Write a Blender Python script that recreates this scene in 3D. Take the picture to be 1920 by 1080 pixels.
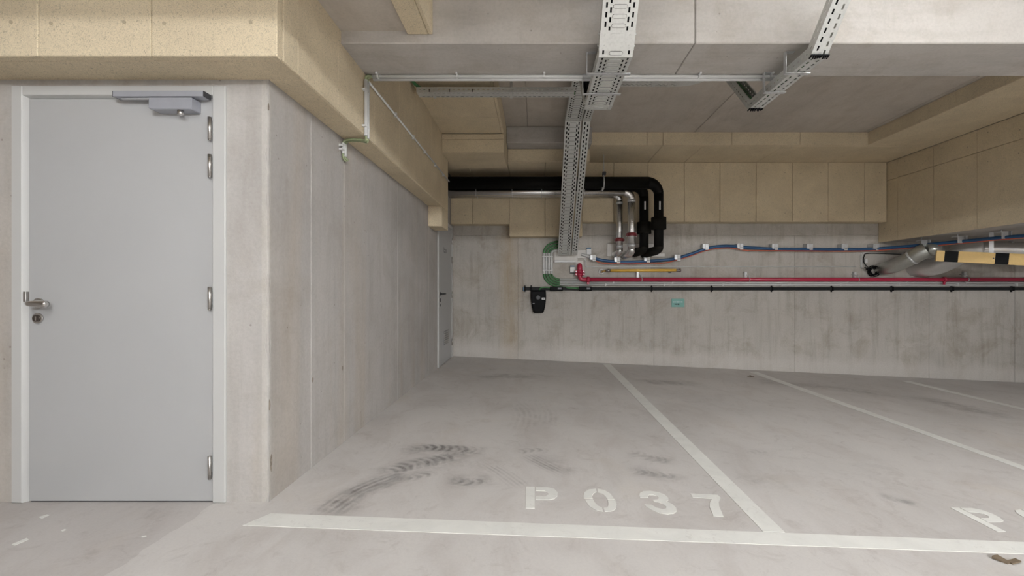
import bpy, bmesh, math, random
from mathutils import Vector, Matrix
from mathutils.geometry import tessellate_polygon
random.seed(7)

# ------------------------------------------------------------------ clear
for o in list(bpy.data.objects):
    bpy.data.objects.remove(o, do_unlink=True)
scene = bpy.context.scene
COL = scene.collection

# ------------------------------------------------------------------ camera
# one-point perspective: camera 1.064 m above the floor, looking along +Y
F, CX, CY, H = 853.0, 1003.0, 545.0, 1.064
cam_d = bpy.data.cameras.new('camera')
cam_d.sensor_fit = 'HORIZONTAL'
cam_d.sensor_width = 36.0
cam_d.lens = 36.0 * F / 1920.0
cam_d.shift_x = -(CX - 960.0) / 1920.0
cam_d.shift_y = (CY - 540.0) / 1920.0
cam_d.clip_start = 0.05
cam = bpy.data.objects.new('camera', cam_d)
COL.objects.link(cam)
cam.location = (0, 0, H)
cam.rotation_euler = (math.radians(90), 0, 0)
scene.camera = cam

# ------------------------------------------------------------------ world, exposure
w = bpy.data.worlds.new('world')
scene.world = w
w.use_nodes = True
w.node_tree.nodes['Background'].inputs[0].default_value = (0.9, 0.95, 1.0, 1)
w.node_tree.nodes['Background'].inputs[1].default_value = 0.05
vs = scene.view_settings
vs.view_transform = 'Standard'
vs.look = 'None'
vs.gamma = 1.0
vs.use_curve_mapping = False
vs.exposure = 0.32

# ------------------------------------------------------------------ batten lamps: some read from the shadows, the rest added as fill
# x, y, z (underside), length, emission strength; the fittings are built below
LAMPS = [
    (4.9, 1.50, 3.17, 1.5, 42, 'X'),
    (2.1, 1.38, 3.17, 1.5, 68, 'X'),
    (-1.25, 0.30, 2.50, 1.2, 66, 'Y'),
    (1.9, -2.2, 2.72, 1.5, 30, 'X'),  # unseen fill lamp behind the camera, added
    (5.2, -2.2, 2.72, 1.5, 30, 'X'),  # added fill, its neighbour to the right
    (7.8, 0.8, 3.17, 1.5, 55, 'X'),  # added fill out of frame at the right
    (1.9, -3.9, 2.72, 1.5, 620, 'X'),  # strong added fill that lights the back wall and bays
    (5.2, -3.9, 2.72, 1.5, 360, 'X'),  # second strong fill for the bays, also added
]
LAMP_COL = (0.965, 0.985, 1.0)

# ------------------------------------------------------------------ helpers
def at(px, py, Y):
    """point at depth Y (metres) seen at photograph pixel px, py"""
    return Vector(((px - CX) / F * Y, Y, H - (py - CY) / F * Y))

WX = -1.341          # left concrete wall plane
YB = 7.42            # back wall plane
def kslope(y):
    t = max(0.0, min(1.0, (y - 2.2) / 5.2))
    return 0.0383 + (0.0465 - 0.0383) * t
def zf(x, y):
    return 0.0 if x <= WX else -(x - WX) * kslope(y)
def floor_at(px, py):
    Y = 3.0
    for _ in range(60):
        X = (px - CX) / F * Y
        Y = (H - zf(X, Y)) * F / max(1.0, (py - CY))
    X = (px - CX) / F * Y
    return Vector((X, Y, zf(X, Y)))

class MB:
    def __init__(s):
        s.bm = bmesh.new()
    def box(s, lo, hi, bev=0.0, seg=1, mi=0):
        r = bmesh.ops.create_cube(s.bm, size=1.0)
        vs_ = r['verts']
        c = [(lo[i] + hi[i]) / 2 for i in range(3)]
        d = [abs(hi[i] - lo[i]) for i in range(3)]
        for v in vs_:
            v.co = Vector((c[0] + v.co.x * d[0], c[1] + v.co.y * d[1], c[2] + v.co.z * d[2]))
        fs = set(f for v in vs_ for f in v.link_faces)
        for f in fs: f.material_index = mi
        if bev > 0:
            es = list(set(e for v in vs_ for e in v.link_edges))
            r2 = bmesh.ops.bevel(s.bm, geom=es, offset=bev, segments=seg, affect='EDGES', profile=0.5)
            for f in r2['faces']: f.material_index = mi
        return s
    def obox(s, c, ax, ay, az, dims, mi=0):
        """oriented box: centre, three unit axes, full sizes"""
        c = Vector(c); ax = Vector(ax); ay = Vector(ay); az = Vector(az)
        vv = []
        for sx in (-.5, .5):
            for sy in (-.5, .5):
                for sz in (-.5, .5):
                    vv.append(s.bm.verts.new(c + ax * dims[0] * sx + ay * dims[1] * sy + az * dims[2] * sz))
        for q in ((0,1,3,2),(4,6,7,5),(0,4,5,1),(2,3,7,6),(0,2,6,4),(1,5,7,3)):
            f = s.bm.faces.new([vv[i] for i in q]); f.material_index = mi
        return s
    def tube(s, pts, r, n=12, cap=True, mi=0, smooth=True):
        pts = [Vector(p) for p in pts]
        rr = r if isinstance(r, (list, tuple)) else [r] * len(pts)
        rings = []
        t0 = (pts[1] - pts[0]).normalized()
        up = Vector((0, 0, 1)) if abs(t0.z) < 0.9 else Vector((0, 1, 0))
        nrm = t0.cross(up).normalized()
        for i, p in enumerate(pts):
            if i == 0: t = t0
            elif i == len(pts) - 1: t = (pts[i] - pts[i-1]).normalized()
            else:
                t = ((pts[i+1] - pts[i]).normalized() + (pts[i] - pts[i-1]).normalized())
                t = t.normalized() if t.length > 1e-6 else t0
            nrm = (nrm - t * nrm.dot(t)).normalized()
            b = t.cross(nrm)
            rings.append([s.bm.verts.new(p + (nrm * math.cos(2*math.pi*k/n) + b * math.sin(2*math.pi*k/n)) * rr[i]) for k in range(n)])
        for i in range(len(rings) - 1):
            for k in range(n):
                f = s.bm.faces.new((rings[i][k], rings[i][(k+1) % n], rings[i+1][(k+1) % n], rings[i+1][k]))
                f.smooth = smooth; f.material_index = mi
        if cap:
            f = s.bm.faces.new(rings[0][::-1]); f.material_index = mi
            f = s.bm.faces.new(rings[-1]); f.material_index = mi
        return s
    def prism(s, poly, dvec, mi=0):
        """polygon (list of points) extruded by vector dvec"""
        dvec = Vector(dvec)
        a = [s.bm.verts.new(Vector(p)) for p in poly]
        b = [s.bm.verts.new(Vector(p) + dvec) for p in poly]
        f = s.bm.faces.new(a); f.material_index = mi
        f = s.bm.faces.new(b[::-1]); f.material_index = mi
        n = len(a)
        for i in range(n):
            f = s.bm.faces.new((a[i], b[i], b[(i+1) % n], a[(i+1) % n])); f.material_index = mi
        return s
    def torus(s, c, axis, R, r, n=20, m=8, a0=0, a1=2*math.pi, mi=0):
        axis = Vector(axis).normalized()
        u = axis.orthogonal().normalized(); v = axis.cross(u)
        closed = abs(a1 - a0 - 2*math.pi) < 1e-4
        k = n if closed else n + 1
        pts = [Vector(c) + (u*math.cos(a0+(a1-a0)*i/n) + v*math.sin(a0+(a1-a0)*i/n))*R for i in range(k)]
        if closed: pts.append(pts[0].copy())
        return s.tube(pts, r, n=m, cap=not closed, mi=mi)
    def quad(s, pts, mi=0):
        f = s.bm.faces.new([s.bm.verts.new(Vector(p)) for p in pts]); f.material_index = mi
        return s
    def build(s, name, mat, parent=None, solid=0.0, offset=0.0, fix=True):
        if fix: bmesh.ops.recalc_face_normals(s.bm, faces=s.bm.faces[:])
        me = bpy.data.meshes.new(name)
        s.bm.to_mesh(me); s.bm.free()
        for m in (mat if isinstance(mat, (list, tuple)) else [mat]):
            me.materials.append(m)
        o = bpy.data.objects.new(name, me)
        COL.objects.link(o)
        if parent is not None:
            o.parent = parent
        if solid:
            md = o.modifiers.new('solidify', 'SOLIDIFY'); md.thickness = solid; md.offset = offset
        return o

def tag(o, label=None, cat=None, group=None, kind=None):
    if label: o['label'] = label
    if cat: o['category'] = cat
    if group: o['group'] = group
    if kind: o['kind'] = kind
    return o
def empty(name, label=None, cat=None, group=None, kind=None, loc=(0, 0, 0)):
    o = bpy.data.objects.new(name, None)
    COL.objects.link(o)
    o.empty_display_size = 0.1
    o.location = loc
    return tag(o, label, cat, group, kind)
def keep(parent):
    """children were built in world coordinates: make an Empty that stands at its base keep them in place"""
    bpy.context.view_layer.update()
    inv = parent.matrix_world.inverted()
    for c in parent.children:
        c.matrix_parent_inverse = inv
def smooth_path(pts, n=6):
    """Catmull-Rom through points"""
    pts = [Vector(p) for p in pts]
    out = []
    for i in range(len(pts) - 1):
        p0 = pts[max(i-1, 0)]; p1 = pts[i]; p2 = pts[i+1]; p3 = pts[min(i+2, len(pts)-1)]
        for k in range(n):
            t = k / n
            out.append(0.5*((2*p1) + (-p0+p2)*t + (2*p0-5*p1+4*p2-p3)*t*t + (-p0+3*p1-3*p2+p3)*t*t*t))
    out.append(pts[-1])
    return out
def fillet(pts, r, n=6):
    """polyline with rounded corners"""
    pts = [Vector(p) for p in pts]
    out = [pts[0]]
    for i in range(1, len(pts) - 1):
        a = (pts[i-1] - pts[i]); b = (pts[i+1] - pts[i])
        d = min(r, a.length*0.49, b.length*0.49)
        pa = pts[i] + a.normalized()*d; pb = pts[i] + b.normalized()*d
        for k in range(n + 1):
            t = k / n
            out.append(pa*(1-t)**2 + pts[i]*2*t*(1-t) + pb*t*t)
    out.append(pts[-1])
    return out

# ------------------------------------------------------------------ materials
class NT:
    def __init__(s, name):
        s.m = bpy.data.materials.new(name); s.m.use_nodes = True
        s.nt = s.m.node_tree; s.N = s.nt.nodes; s.L = s.nt.links
        s.bsdf = s.N['Principled BSDF']
        s.geo = s.N.new('ShaderNodeNewGeometry')
        s.pos = s.geo.outputs['Position']
    def n(s, t, **kw):
        nd = s.N.new(t)
        for k, v in kw.items(): setattr(nd, k, v)
        return nd
    def link(s, a, b): s.L.new(a, b)
    def mapping(s, scale=(1,1,1), loc=(0,0,0), rot=(0,0,0), src=None):
        mp = s.n('ShaderNodeMapping')
        mp.inputs['Scale'].default_value = scale; mp.inputs['Location'].default_value = loc
        mp.inputs['Rotation'].default_value = rot
        s.link(src or s.pos, mp.inputs['Vector'])
        return mp.outputs[0]
    def noise(s, scale, detail=4, rough=0.55, dist=0.0, vec=None):
        nd = s.n('ShaderNodeTexNoise')
        nd.inputs['Scale'].default_value = scale; nd.inputs['Detail'].default_value = detail
        nd.inputs['Roughness'].default_value = rough; nd.inputs['Distortion'].default_value = dist
        s.link(vec or s.pos, nd.inputs['Vector'])
        return nd.outputs['Fac']
    def voronoi(s, scale, feature='F1', vec=None, rnd=1.0):
        nd = s.n('ShaderNodeTexVoronoi', feature=feature)
        nd.inputs['Scale'].default_value = scale; nd.inputs['Randomness'].default_value = rnd
        s.link(vec or s.pos, nd.inputs['Vector'])
        return nd.outputs['Distance']
    def ramp(s, fac, stops):
        nd = s.n('ShaderNodeValToRGB')
        el = nd.color_ramp.elements
        while len(el) < len(stops): el.new(0.5)
        for e, (p, c) in zip(el, stops):
            e.position = p; e.color = c if len(c) == 4 else (*c, 1)
        s.link(fac, nd.inputs[0])
        return nd.outputs[0]
    def math(s, op, a, b=None, c=None):
        nd = s.n('ShaderNodeMath', operation=op)
        for i, v in enumerate((a, b, c)):
            if v is None: continue
            if isinstance(v, (int, float)): nd.inputs[i].default_value = v
            else: s.link(v, nd.inputs[i])
        return nd.outputs[0]
    def mix(s, fac, a, b, mode='MIX'):
        nd = s.n('ShaderNodeMix', data_type='RGBA', blend_type=mode)
        for i, v in ((0, fac), (6, a), (7, b)):
            if isinstance(v, (int, float)): nd.inputs[i].default_value = v
            elif isinstance(v, tuple): nd.inputs[i].default_value = v if len(v) == 4 else (*v, 1)
            else: s.link(v, nd.inputs[i])
        return nd.outputs[2]
    def bump(s, h, strength=0.3, dist=0.01):
        nd = s.n('ShaderNodeBump')
        nd.inputs['Strength'].default_value = strength; nd.inputs['Distance'].default_value = dist
        s.link(h, nd.inputs['Height']); s.link(nd.outputs[0], s.bsdf.inputs['Normal'])
    def col(s, c):
        if isinstance(c, tuple): s.bsdf.inputs['Base Color'].default_value = (*c, 1)
        else: s.link(c, s.bsdf.inputs['Base Color'])
    def set(s, rough=0.5, metal=0.0, spec=0.5):
        s.bsdf.inputs['Roughness'].default_value = rough
        s.bsdf.inputs['Metallic'].default_value = metal
        s.bsdf.inputs['Specular IOR Level'].default_value = spec
        return s.m

def simple(name, c, rough=0.5, metal=0.0, var=0.06, scale=12, bump=0.0, spec=0.5):
    k = NT(name)
    f = k.noise(scale, 3)
    d = tuple(x*(1-var) for x in c); l = tuple(min(1, x*(1+var)) for x in c)
    k.col(k.ramp(f, [(0.3, d), (0.7, l)]))
    if bump: k.bump(k.noise(scale*8, 3), bump, 0.003)
    return k.set(rough, metal, spec)

def concrete(name, base, streak=0.5, pores=True, along=(1, 1, 0.12), stain=0.0, warm=0.0):
    k = NT(name)
    b = base
    big = k.noise(0.9, 5, 0.6, 0.4)
    c = k.ramp(big, [(0.28, tuple(x*0.86 for x in b)), (0.5, b), (0.75, tuple(min(1, x*1.1) for x in b))])
    sv = k.mapping(scale=tuple(7*a for a in along))
    st = k.noise(1.6, 6, 0.65, 0.2, sv)
    stc = k.ramp(st, [(0.32, (0.62, 0.58, 0.53)), (0.52, (1, 1, 1)), (0.8, (1.08, 1.08, 1.08))])
    c = k.mix(streak, c, stc, 'MULTIPLY')
    blot = k.noise(3.1, 7, 0.7, 0.6)
    bc = k.ramp(blot, [(0.36, (0.74, 0.69, 0.62)), (0.52, (1, 1, 1))])
    c = k.mix(0.35 + stain, c, bc, 'MULTIPLY')
    fine = k.noise(55, 4, 0.7)
    fc = k.ramp(fine, [(0.25, (0.86, 0.86, 0.86)), (0.6, (1.04, 1.04, 1.04))])
    c = k.mix(0.6, c, fc, 'MULTIPLY')
    hgt = k.math('ADD', k.noise(18, 5, 0.65), k.math('MULTIPLY', fine, 0.5))
    if pores:
        v = k.voronoi(13)
        gate = k.noise(2.3, 2)
        pm = k.math('MULTIPLY', k.math('LESS_THAN', v, 0.07), k.math('GREATER_THAN', gate, 0.52))
        c = k.mix(k.math('MULTIPLY', pm, 0.45), c, (0.16, 0.13, 0.11))
        hgt = k.math('SUBTRACT', hgt, k.math('MULTIPLY', pm, 1.2))
    if warm:
        wv = k.noise(1.1, 3, 0.5, 0.5, k.mapping(scale=(3.2, 3.2, 0.25), loc=(3, 1, 0)))
        wm = k.ramp(wv, [(0.52, (1, 1, 1)), (0.7, (1.04, 0.93, 0.78))])
        c = k.mix(warm, c, wm, 'MULTIPLY')
    k.col(c)
    k.bump(hgt, 0.22, 0.006)
    return k.set(0.86, 0, 0.25)

M = {}
M['conc_wall'] = concrete('concrete_wall', (0.445, 0.425, 0.405), 0.22, True, (1, 1, 0.1), -0.1, 0.35)
M['conc_beam'] = concrete('concrete_beam', (0.48, 0.455, 0.425), 0.25, True, (0.15, 1, 1), 0.0, 0.0)
M['conc_ceil'] = concrete('concrete_ceiling', (0.50, 0.455, 0.40), 0.25, False, (0.6, 0.15, 1), -0.1, 0.0)

def back_wall_mat():
    k = NT('concrete_back_wall')
    b = (0.47, 0.445, 0.41)
    big = k.noise(0.8, 5, 0.6, 0.4)
    c = k.ramp(big, [(0.28, tuple(x*0.88 for x in b)), (0.5, b), (0.75, tuple(x*1.12 for x in b))])
    st = k.noise(1.3, 6, 0.7, 0.15, k.mapping(scale=(9, 1, 0.7)))
    c = k.mix(0.42, c, k.ramp(st, [(0.30, (0.60, 0.56, 0.50)), (0.5, (1, 1, 1)), (0.8, (1.1, 1.1, 1.1))]), 'MULTIPLY')
    blot = k.noise(2.6, 7, 0.72, 0.5)
    c = k.mix(0.55, c, k.ramp(blot, [(0.36, (0.70, 0.65, 0.58)), (0.52, (1, 1, 1))]), 'MULTIPLY')
    # rust coloured run-off below the joint of the lagging panels
    sx = k.n('ShaderNodeSeparateXYZ'); k.link(k.pos, sx.inputs[0])
    wob = k.math('MULTIPLY', k.math('SUBTRACT', k.noise(4, 3), 0.5), 0.25)
    d = k.math('ABSOLUTE', k.math('SUBTRACT', k.math('ADD', sx.outputs[0], wob), -0.42))
    m = k.ramp(d, [(0.0, (1, 1, 1)), (0.22, (0, 0, 0))])
    m = k.math('MULTIPLY', m, k.noise(1.5, 4, 0.6, 0.1, k.mapping(scale=(14, 1, 0.6))))
    c = k.mix(k.math('MULTIPLY', m, 0.8), c, (0.40, 0.30, 0.17))
    # pale lime bloom along the foot of the wall
    hz = k.math('ADD', k.math('ADD', sx.outputs[2], k.math('MULTIPLY', sx.outputs[0], 0.0465)),
                k.math('MULTIPLY', k.noise(3, 4), 0.22))
    mm = k.ramp(hz, [(0.20, (1, 1, 1)), (0.34, (0, 0, 0))])
    c = k.mix(k.math('MULTIPLY', mm, 0.55), c, (0.60, 0.57, 0.54))
    fine = k.noise(50, 4, 0.7)
    c = k.mix(0.6, c, k.ramp(fine, [(0.25, (0.84, 0.84, 0.84)), (0.6, (1.05, 1.05, 1.05))]), 'MULTIPLY')
    k.col(c)
    k.bump(k.math('ADD', k.noise(18, 5, 0.65), k.math('MULTIPLY', fine, 0.5)), 0.2, 0.006)
    return k.set(0.88, 0, 0.2)
M['conc_back'] = back_wall_mat()

def floor_mat():
    k = NT('floor_concrete')
    b = (0.57, 0.545, 0.525)
    big = k.noise(0.55, 5, 0.55, 0.6)
    c = k.ramp(big, [(0.3, tuple(x*0.90 for x in b)), (0.5, b), (0.7, tuple(x*1.07 for x in b))])
    mid = k.noise(2.2, 7, 0.68, 0.8, k.mapping(scale=(1.4, 0.7, 1)))
    c = k.mix(0.55, c, k.ramp(mid, [(0.33, (0.80, 0.77, 0.75)), (0.53, (1, 1, 1)), (0.75, (1.05, 1.05, 1.04))]), 'MULTIPLY')
    dirt = k.noise(5.5, 8, 0.75, 1.2, k.mapping(scale=(1, 1, 1), loc=(4, 9, 0)))
    c = k.mix(0.45, c, k.ramp(dirt, [(0.30, (0.66, 0.62, 0.60)), (0.46, (1, 1, 1))]), 'MULTIPLY')
    tan = k.noise(1.4, 4, 0.6, 0.5, k.mapping(loc=(11, 3, 0)))
    c = k.mix(k.ramp(tan, [(0.58, (0, 0, 0)), (0.75, (0.35, 0.35, 0.35))]), c, (0.56, 0.50, 0.43))
    # older, greyer pour in front of the door
    sx = k.n('ShaderNodeSeparateXYZ'); k.link(k.pos, sx.inputs[0])
    e = k.math('ADD', sx.outputs[0], k.math('MULTIPLY', k.math('SUBTRACT', k.noise(6, 4), 0.5), 0.09))
    mk = k.math('LESS_THAN', e, -1.6)
    c = k.mix(mk, c, k.mix(1.0, c, (0.87, 0.86, 0.86), 'MULTIPLY'))
    fine = k.noise(90, 3, 0.7)
    c = k.mix(0.5, c, k.ramp(fine, [(0.25, (0.9, 0.9, 0.9)), (0.6, (1.03, 1.03, 1.03))]), 'MULTIPLY')
    k.col(c)
    k.bump(k.noise(30, 4, 0.6), 0.08, 0.004)
    rr = k.ramp(mid, [(0.3, (0.5, 0.5, 0.5)), (0.7, (0.66, 0.66, 0.66))])
    m = k.set(0.6, 0, 0.35)
    k.link(rr, k.bsdf.inputs['Roughness'])
    return m
M['floor'] = floor_mat()

def wool_mat(name, base, bmp=0.5):
    """wood-wool cement board: tangled pale fibres with fine dark pits"""
    k = NT(name)
    n1 = k.noise(60, 2, 0.5, 3.2)
    r1 = k.math('ABSOLUTE', k.math('SUBTRACT', n1, 0.5))
    n2 = k.noise(95, 2, 0.5, 3.0, k.mapping(loc=(5, 7, 3)))
    r2 = k.math('ABSOLUTE', k.math('SUBTRACT', n2, 0.5))
    fib = k.math('MINIMUM', k.math('MULTIPLY', r1, 9.0), k.math('MULTIPLY', r2, 9.0))
    c = k.ramp(fib, [(0.0, tuple(min(1, x*1.10) for x in base)), (0.4, base), (0.95, tuple(x*0.76 for x in base))])
    holes = k.noise(105, 2, 0.6, 1.8)
    hm = k.ramp(holes, [(0.33, (1, 1, 1)), (0.40, (0, 0, 0))])
    c = k.mix(k.math('MULTIPLY', hm, 0.75), c, tuple(x*0.50 for x in base))
    big = k.noise(1.6, 5, 0.65, 0.4)
    c = k.mix(0.7, c, k.ramp(big, [(0.3, (0.84, 0.82, 0.80)), (0.65, (1.06, 1.05, 1.04))]), 'MULTIPLY')
    k.col(c)
    h = k.math('SUBTRACT', k.math('MULTIPLY', fib, -0.7), k.math('MULTIPLY', hm, 0.8))
    k.bump(h, bmp, 0.006)
    return k.set(0.95, 0, 0.1)
M['wool'] = wool_mat('wood_wool_board', (0.76, 0.655, 0.475))
M['screw'] = simple('screw_head', (0.50, 0.42, 0.30), 0.6, 0.3)

M['door'] = simple('door_white_paint', (0.41, 0.412, 0.415), 0.42, 0, 0.015, 3)
M['frame'] = simple('door_frame_paint', (0.50, 0.50, 0.49), 0.4, 0, 0.015, 3)
M['closer'] = simple('closer_silver', (0.36, 0.37, 0.41), 0.45, 0.25, 0.03, 20)
M['dark'] = simple('dark_plastic', (0.03, 0.03, 0.035), 0.5)
M['chrome'] = simple('brushed_stainless', (0.62, 0.60, 0.58), 0.22, 1.0, 0.04, 20)
M['steel'] = simple('hinge_steel', (0.50, 0.48, 0.46), 0.35, 1.0, 0.05, 20)

def galv(name, c, rough=0.42, metal=0.8, spangle=0.12):
    k = NT(name)
    v = k.n('ShaderNodeTexVoronoi'); v.inputs['Scale'].default_value = 70
    k.link(k.pos, v.inputs['Vector'])
    f = k.math('MULTIPLY', v.outputs['Distance'], 1.3)
    k.col(k.ramp(f, [(0.0, tuple(x*(1-spangle) for x in c)), (0.9, tuple(min(1, x*(1+spangle)) for x in c))]))
    return k.set(rough, metal, 0.5)
M['tray'] = galv('galvanised_tray', (0.62, 0.63, 0.61), 0.5, 0.55, 0.05)
M['zinc'] = galv('zinc_bright', (0.60, 0.61, 0.62), 0.45, 0.6, 0.06)
M['slot'] = simple('rib_opening', (0.10, 0.10, 0.10), 0.7)  # dark plates round the ribs, shade of a gap put in as colour
M['duct_dull'] = galv('duct_dull', (0.52, 0.53, 0.50), 0.34, 0.85, 0.06)
def foil_mat():
    k = NT('crinkled_foil')
    k.col((0.80, 0.80, 0.80))
    h = k.noise(38, 5, 0.7, 1.5)
    k.bump(h, 0.55, 0.006)
    return k.set(0.22, 1.0, 0.5)
M['foil'] = foil_mat()
M['conduit'] = simple('grey_pvc_conduit', (0.66, 0.665, 0.66), 0.45, 0, 0.03)
M['green'] = simple('green_cable', (0.06, 0.19, 0.07), 0.5, 0, 0.15, 30)
M['green_pale'] = simple('pale_green_cable', (0.26, 0.30, 0.17), 0.5, 0, 0.15, 30)
M['black'] = simple('black_plastic', (0.006, 0.006, 0.007), 0.5, spec=0.08)
M['rail_black'] = simple('black_busbar', (0.018, 0.019, 0.02), 0.5, spec=0.12)
M['rubber'] = simple('black_insulation_foam', (0.006, 0.0056, 0.005), 0.6, 0, 0.1, 8, 0.15, spec=0.12)
M['rubber2'] = simple('dark_insulation_foam', (0.011, 0.010, 0.008), 0.75, 0, 0.1, 8, 0.2, spec=0.12)
M['red'] = simple('red_pipe_paint', (0.42, 0.022, 0.06), 0.3, 0, 0.05)
M['maroon'] = simple('maroon_clamp', (0.16, 0.018, 0.022), 0.5, 0, 0.08)
M['yellow'] = simple('gas_yellow', (0.80, 0.50, 0.09), 0.4, 0, 0.04)
M['barrier_yellow'] = simple('barrier_yellow', (0.76, 0.52, 0.19), 0.5, 0, 0.04, 40)
M['blue'] = simple('blue_cable', (0.022, 0.085, 0.20), 0.4, 0, 0.06)
M['orange'] = simple('orange_cable', (0.55, 0.11, 0.05), 0.45)
M['white'] = simple('white_plastic', (0.62, 0.62, 0.61), 0.4, 0, 0.02)
M['white_plate'] = simple('white_wall_plate', (0.68, 0.66, 0.63), 0.6, 0, 0.03)
M['blue_tab'] = simple('blue_tab', (0.12, 0.22, 0.36), 0.5)
M['teal'] = simple('teal_sign', (0.15, 0.36, 0.32), 0.45, 0, 0.03)
M['teal_pale'] = simple('teal_sign_print', (0.45, 0.60, 0.60), 0.5)
M['teal_dark'] = simple('teal_sign_dark_print', (0.02, 0.06, 0.055), 0.5)
M['brass'] = simple('brass', (0.55, 0.36, 0.12), 0.35, 0.9)

def paint_mat():
    k = NT('road_paint')
    b = (0.74, 0.735, 0.70)
    n = k.noise(4, 6, 0.7, 0.6)
    c = k.ramp(n, [(0.3, tuple(x*0.9 for x in b)), (0.6, b)])
    worn = k.noise(26, 6, 0.75, 0.8)
    gate = k.noise(1.6, 3, 0.5)
    m = k.math('MULTIPLY', k.ramp(worn, [(0.56, (0, 0, 0)), (0.66, (1, 1, 1))]), k.ramp(gate, [(0.45, (0.1, 0.1, 0.1)), (0.7, (0.8, 0.8, 0.8))]))
    c = k.mix(m, c, (0.50, 0.475, 0.455))
    k.col(c)
    return k.set(0.65, 0, 0.3)
M['paint'] = paint_mat()

def mark_mat(name, lug, strength=0.6):
    """rubber left on the floor: u runs along the mark, v across it"""
    k = NT(name)
    uv = k.n('ShaderNodeUVMap')
    sp = k.n('ShaderNodeSeparateXYZ'); k.link(uv.outputs[0], sp.inputs[0])
    u, v = sp.outputs[0], sp.outputs[1]
    wob = k.math('MULTIPLY', k.math('SUBTRACT', k.noise(9, 4), 0.5), 0.5)
    if lug:
        bend = k.math('MULTIPLY', k.math('POWER', k.math('ABSOLUTE', k.math('SUBTRACT', v, 0.5)), 1.6), 2.2)
        ph = k.math('ADD', k.math('ADD', u, bend), wob)
    else:
        ph = k.math('ADD', k.math('MULTIPLY', v, 5.0), k.math('MULTIPLY', wob, 0.6))
    s = k.math('SINE', k.math('MULTIPLY', ph, 2*math.pi))
    st = k.ramp(k.math('ADD', k.math('MULTIPLY', s, 0.5), 0.5), [(0.15, (0.15, 0.15, 0.15)), (0.85, (1, 1, 1))])
    ev = k.math('MULTIPLY', k.math('MULTIPLY', v, k.math('SUBTRACT', 1.0, v)), 4.0)
    ev = k.math('POWER', ev, 0.8)
    at_ = k.n('ShaderNodeAttribute'); at_.attribute_name = 'fade'
    n = k.ramp(k.noise(7, 5, 0.65, 0.5), [(0.36, (0, 0, 0)), (0.62, (1, 1, 1))])
    a = k.math('MULTIPLY', k.math('MULTIPLY', st, ev), k.math('MULTIPLY', n, at_.outputs['Fac']))
    a = k.math('MULTIPLY', a, strength)
    k.col((0.15, 0.14, 0.14))
    k.link(a, k.bsdf.inputs['Alpha'])
    return k.set(0.7, 0, 0.2)
M['lug'] = mark_mat('tyre_rubber_lugs', True, 0.36)
M['skid'] = mark_mat('tyre_rubber_lines', False, 0.24)
def smudge_mat():
    k = NT('tyre_smudge')
    uv = k.n('ShaderNodeUVMap')
    sp = k.n('ShaderNodeSeparateXYZ'); k.link(uv.outputs[0], sp.inputs[0])
    v = sp.outputs[1]
    ev = k.math('MULTIPLY', k.math('MULTIPLY', v, k.math('SUBTRACT', 1.0, v)), 4.0)
    at_ = k.n('ShaderNodeAttribute'); at_.attribute_name = 'fade'
    n = k.ramp(k.noise(6, 7, 0.7, 0.8), [(0.38, (0, 0, 0)), (0.66, (1, 1, 1))])
    a_ = k.math('MULTIPLY', k.math('MULTIPLY', k.math('POWER', ev, 1.3), n), k.math('MULTIPLY', at_.outputs['Fac'], 0.30))
    k.col((0.20, 0.185, 0.18))
    k.link(a_, k.bsdf.inputs['Alpha'])
    return k.set(0.7, 0, 0.2)
M['smudge'] = smudge_mat()

# ================================================================== STRUCTURE
ZC = 3.284          # main ceiling
YD = 2.29           # door wall plane
# ---- floor
def build_floor():
    xs = [-6.0, -4.5, -3.4, -2.6, -2.0, -1.6, WX] + [WX + 0.35*i for i in range(1, 36)]
    ys = [-4.6 + 0.4*i for i in range(31)]
    bm = bmesh.new()
    g = [[bm.verts.new((x, y, zf(x, y))) for y in ys] for x in xs]
    for i in range(len(xs)-1):
        for j in range(len(ys)-1):
            bm.faces.new((g[i][j], g[i+1][j], g[i+1][j+1], g[i][j+1]))
    me = bpy.data.meshes.new('floor'); bm.to_mesh(me); bm.free(); me.materials.append(M['floor'])
    o = bpy.data.objects.new('floor', me); COL.objects.link(o)
    return tag(o, 'smooth grey concrete garage floor sloping gently to the right', 'floor', kind='structure')
floor = build_floor()

def struct(name, label, cat):
    return empty(name, label, cat, kind='structure')

# ---- left wall, cast in panels with visible shutter joints
wl = MB().box((WX - 0.30, YD + 0.302, -0.02), (WX - 0.004, YB + 0.3, ZC)).build('wall_left', M['conc_wall'])
tag(wl, 'pale cast concrete side wall beside the white door', 'wall', kind='structure')
js = [YD, 2.724, 3.195, 4.45, 5.72, YB]
for a, b in zip(js[:-1], js[1:]):
    MB().box((WX - 0.03, a + (0.0 if a == YD else 0.0022), -0.02), (WX, b - 0.0022, ZC - 0.001), 0.0028).build('cast_panel', M['conc_wall'], wl)
# small spalls at the shutter joints
for (px, py, ry, rz) in ((586, 712, 0.011, 0.018), (642, 690, 0.009, 0.021), (503, 200, 0.008, 0.02), (505, 760, 0.008, 0.03), (508, 868, 0.009, 0.045)):
    s_ = (px - CX) / WX
    c = at(px, py, F / s_ if s_ > 0 else 3)
    c.x = WX + 0.0006
    pts = [(c.x, c.y + ry*math.cos(t*0.7854)*random.uniform(.7, 1.2), c.z + rz*math.sin(t*0.7854)*random.uniform(.7, 1.2)) for t in range(8)]
    MB().prism(pts, (0.0012, 0, 0)).build('spall', simple('spall_brown', (0.27, 0.23, 0.19), 0.95, 0, 0.3, 60), wl)

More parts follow.
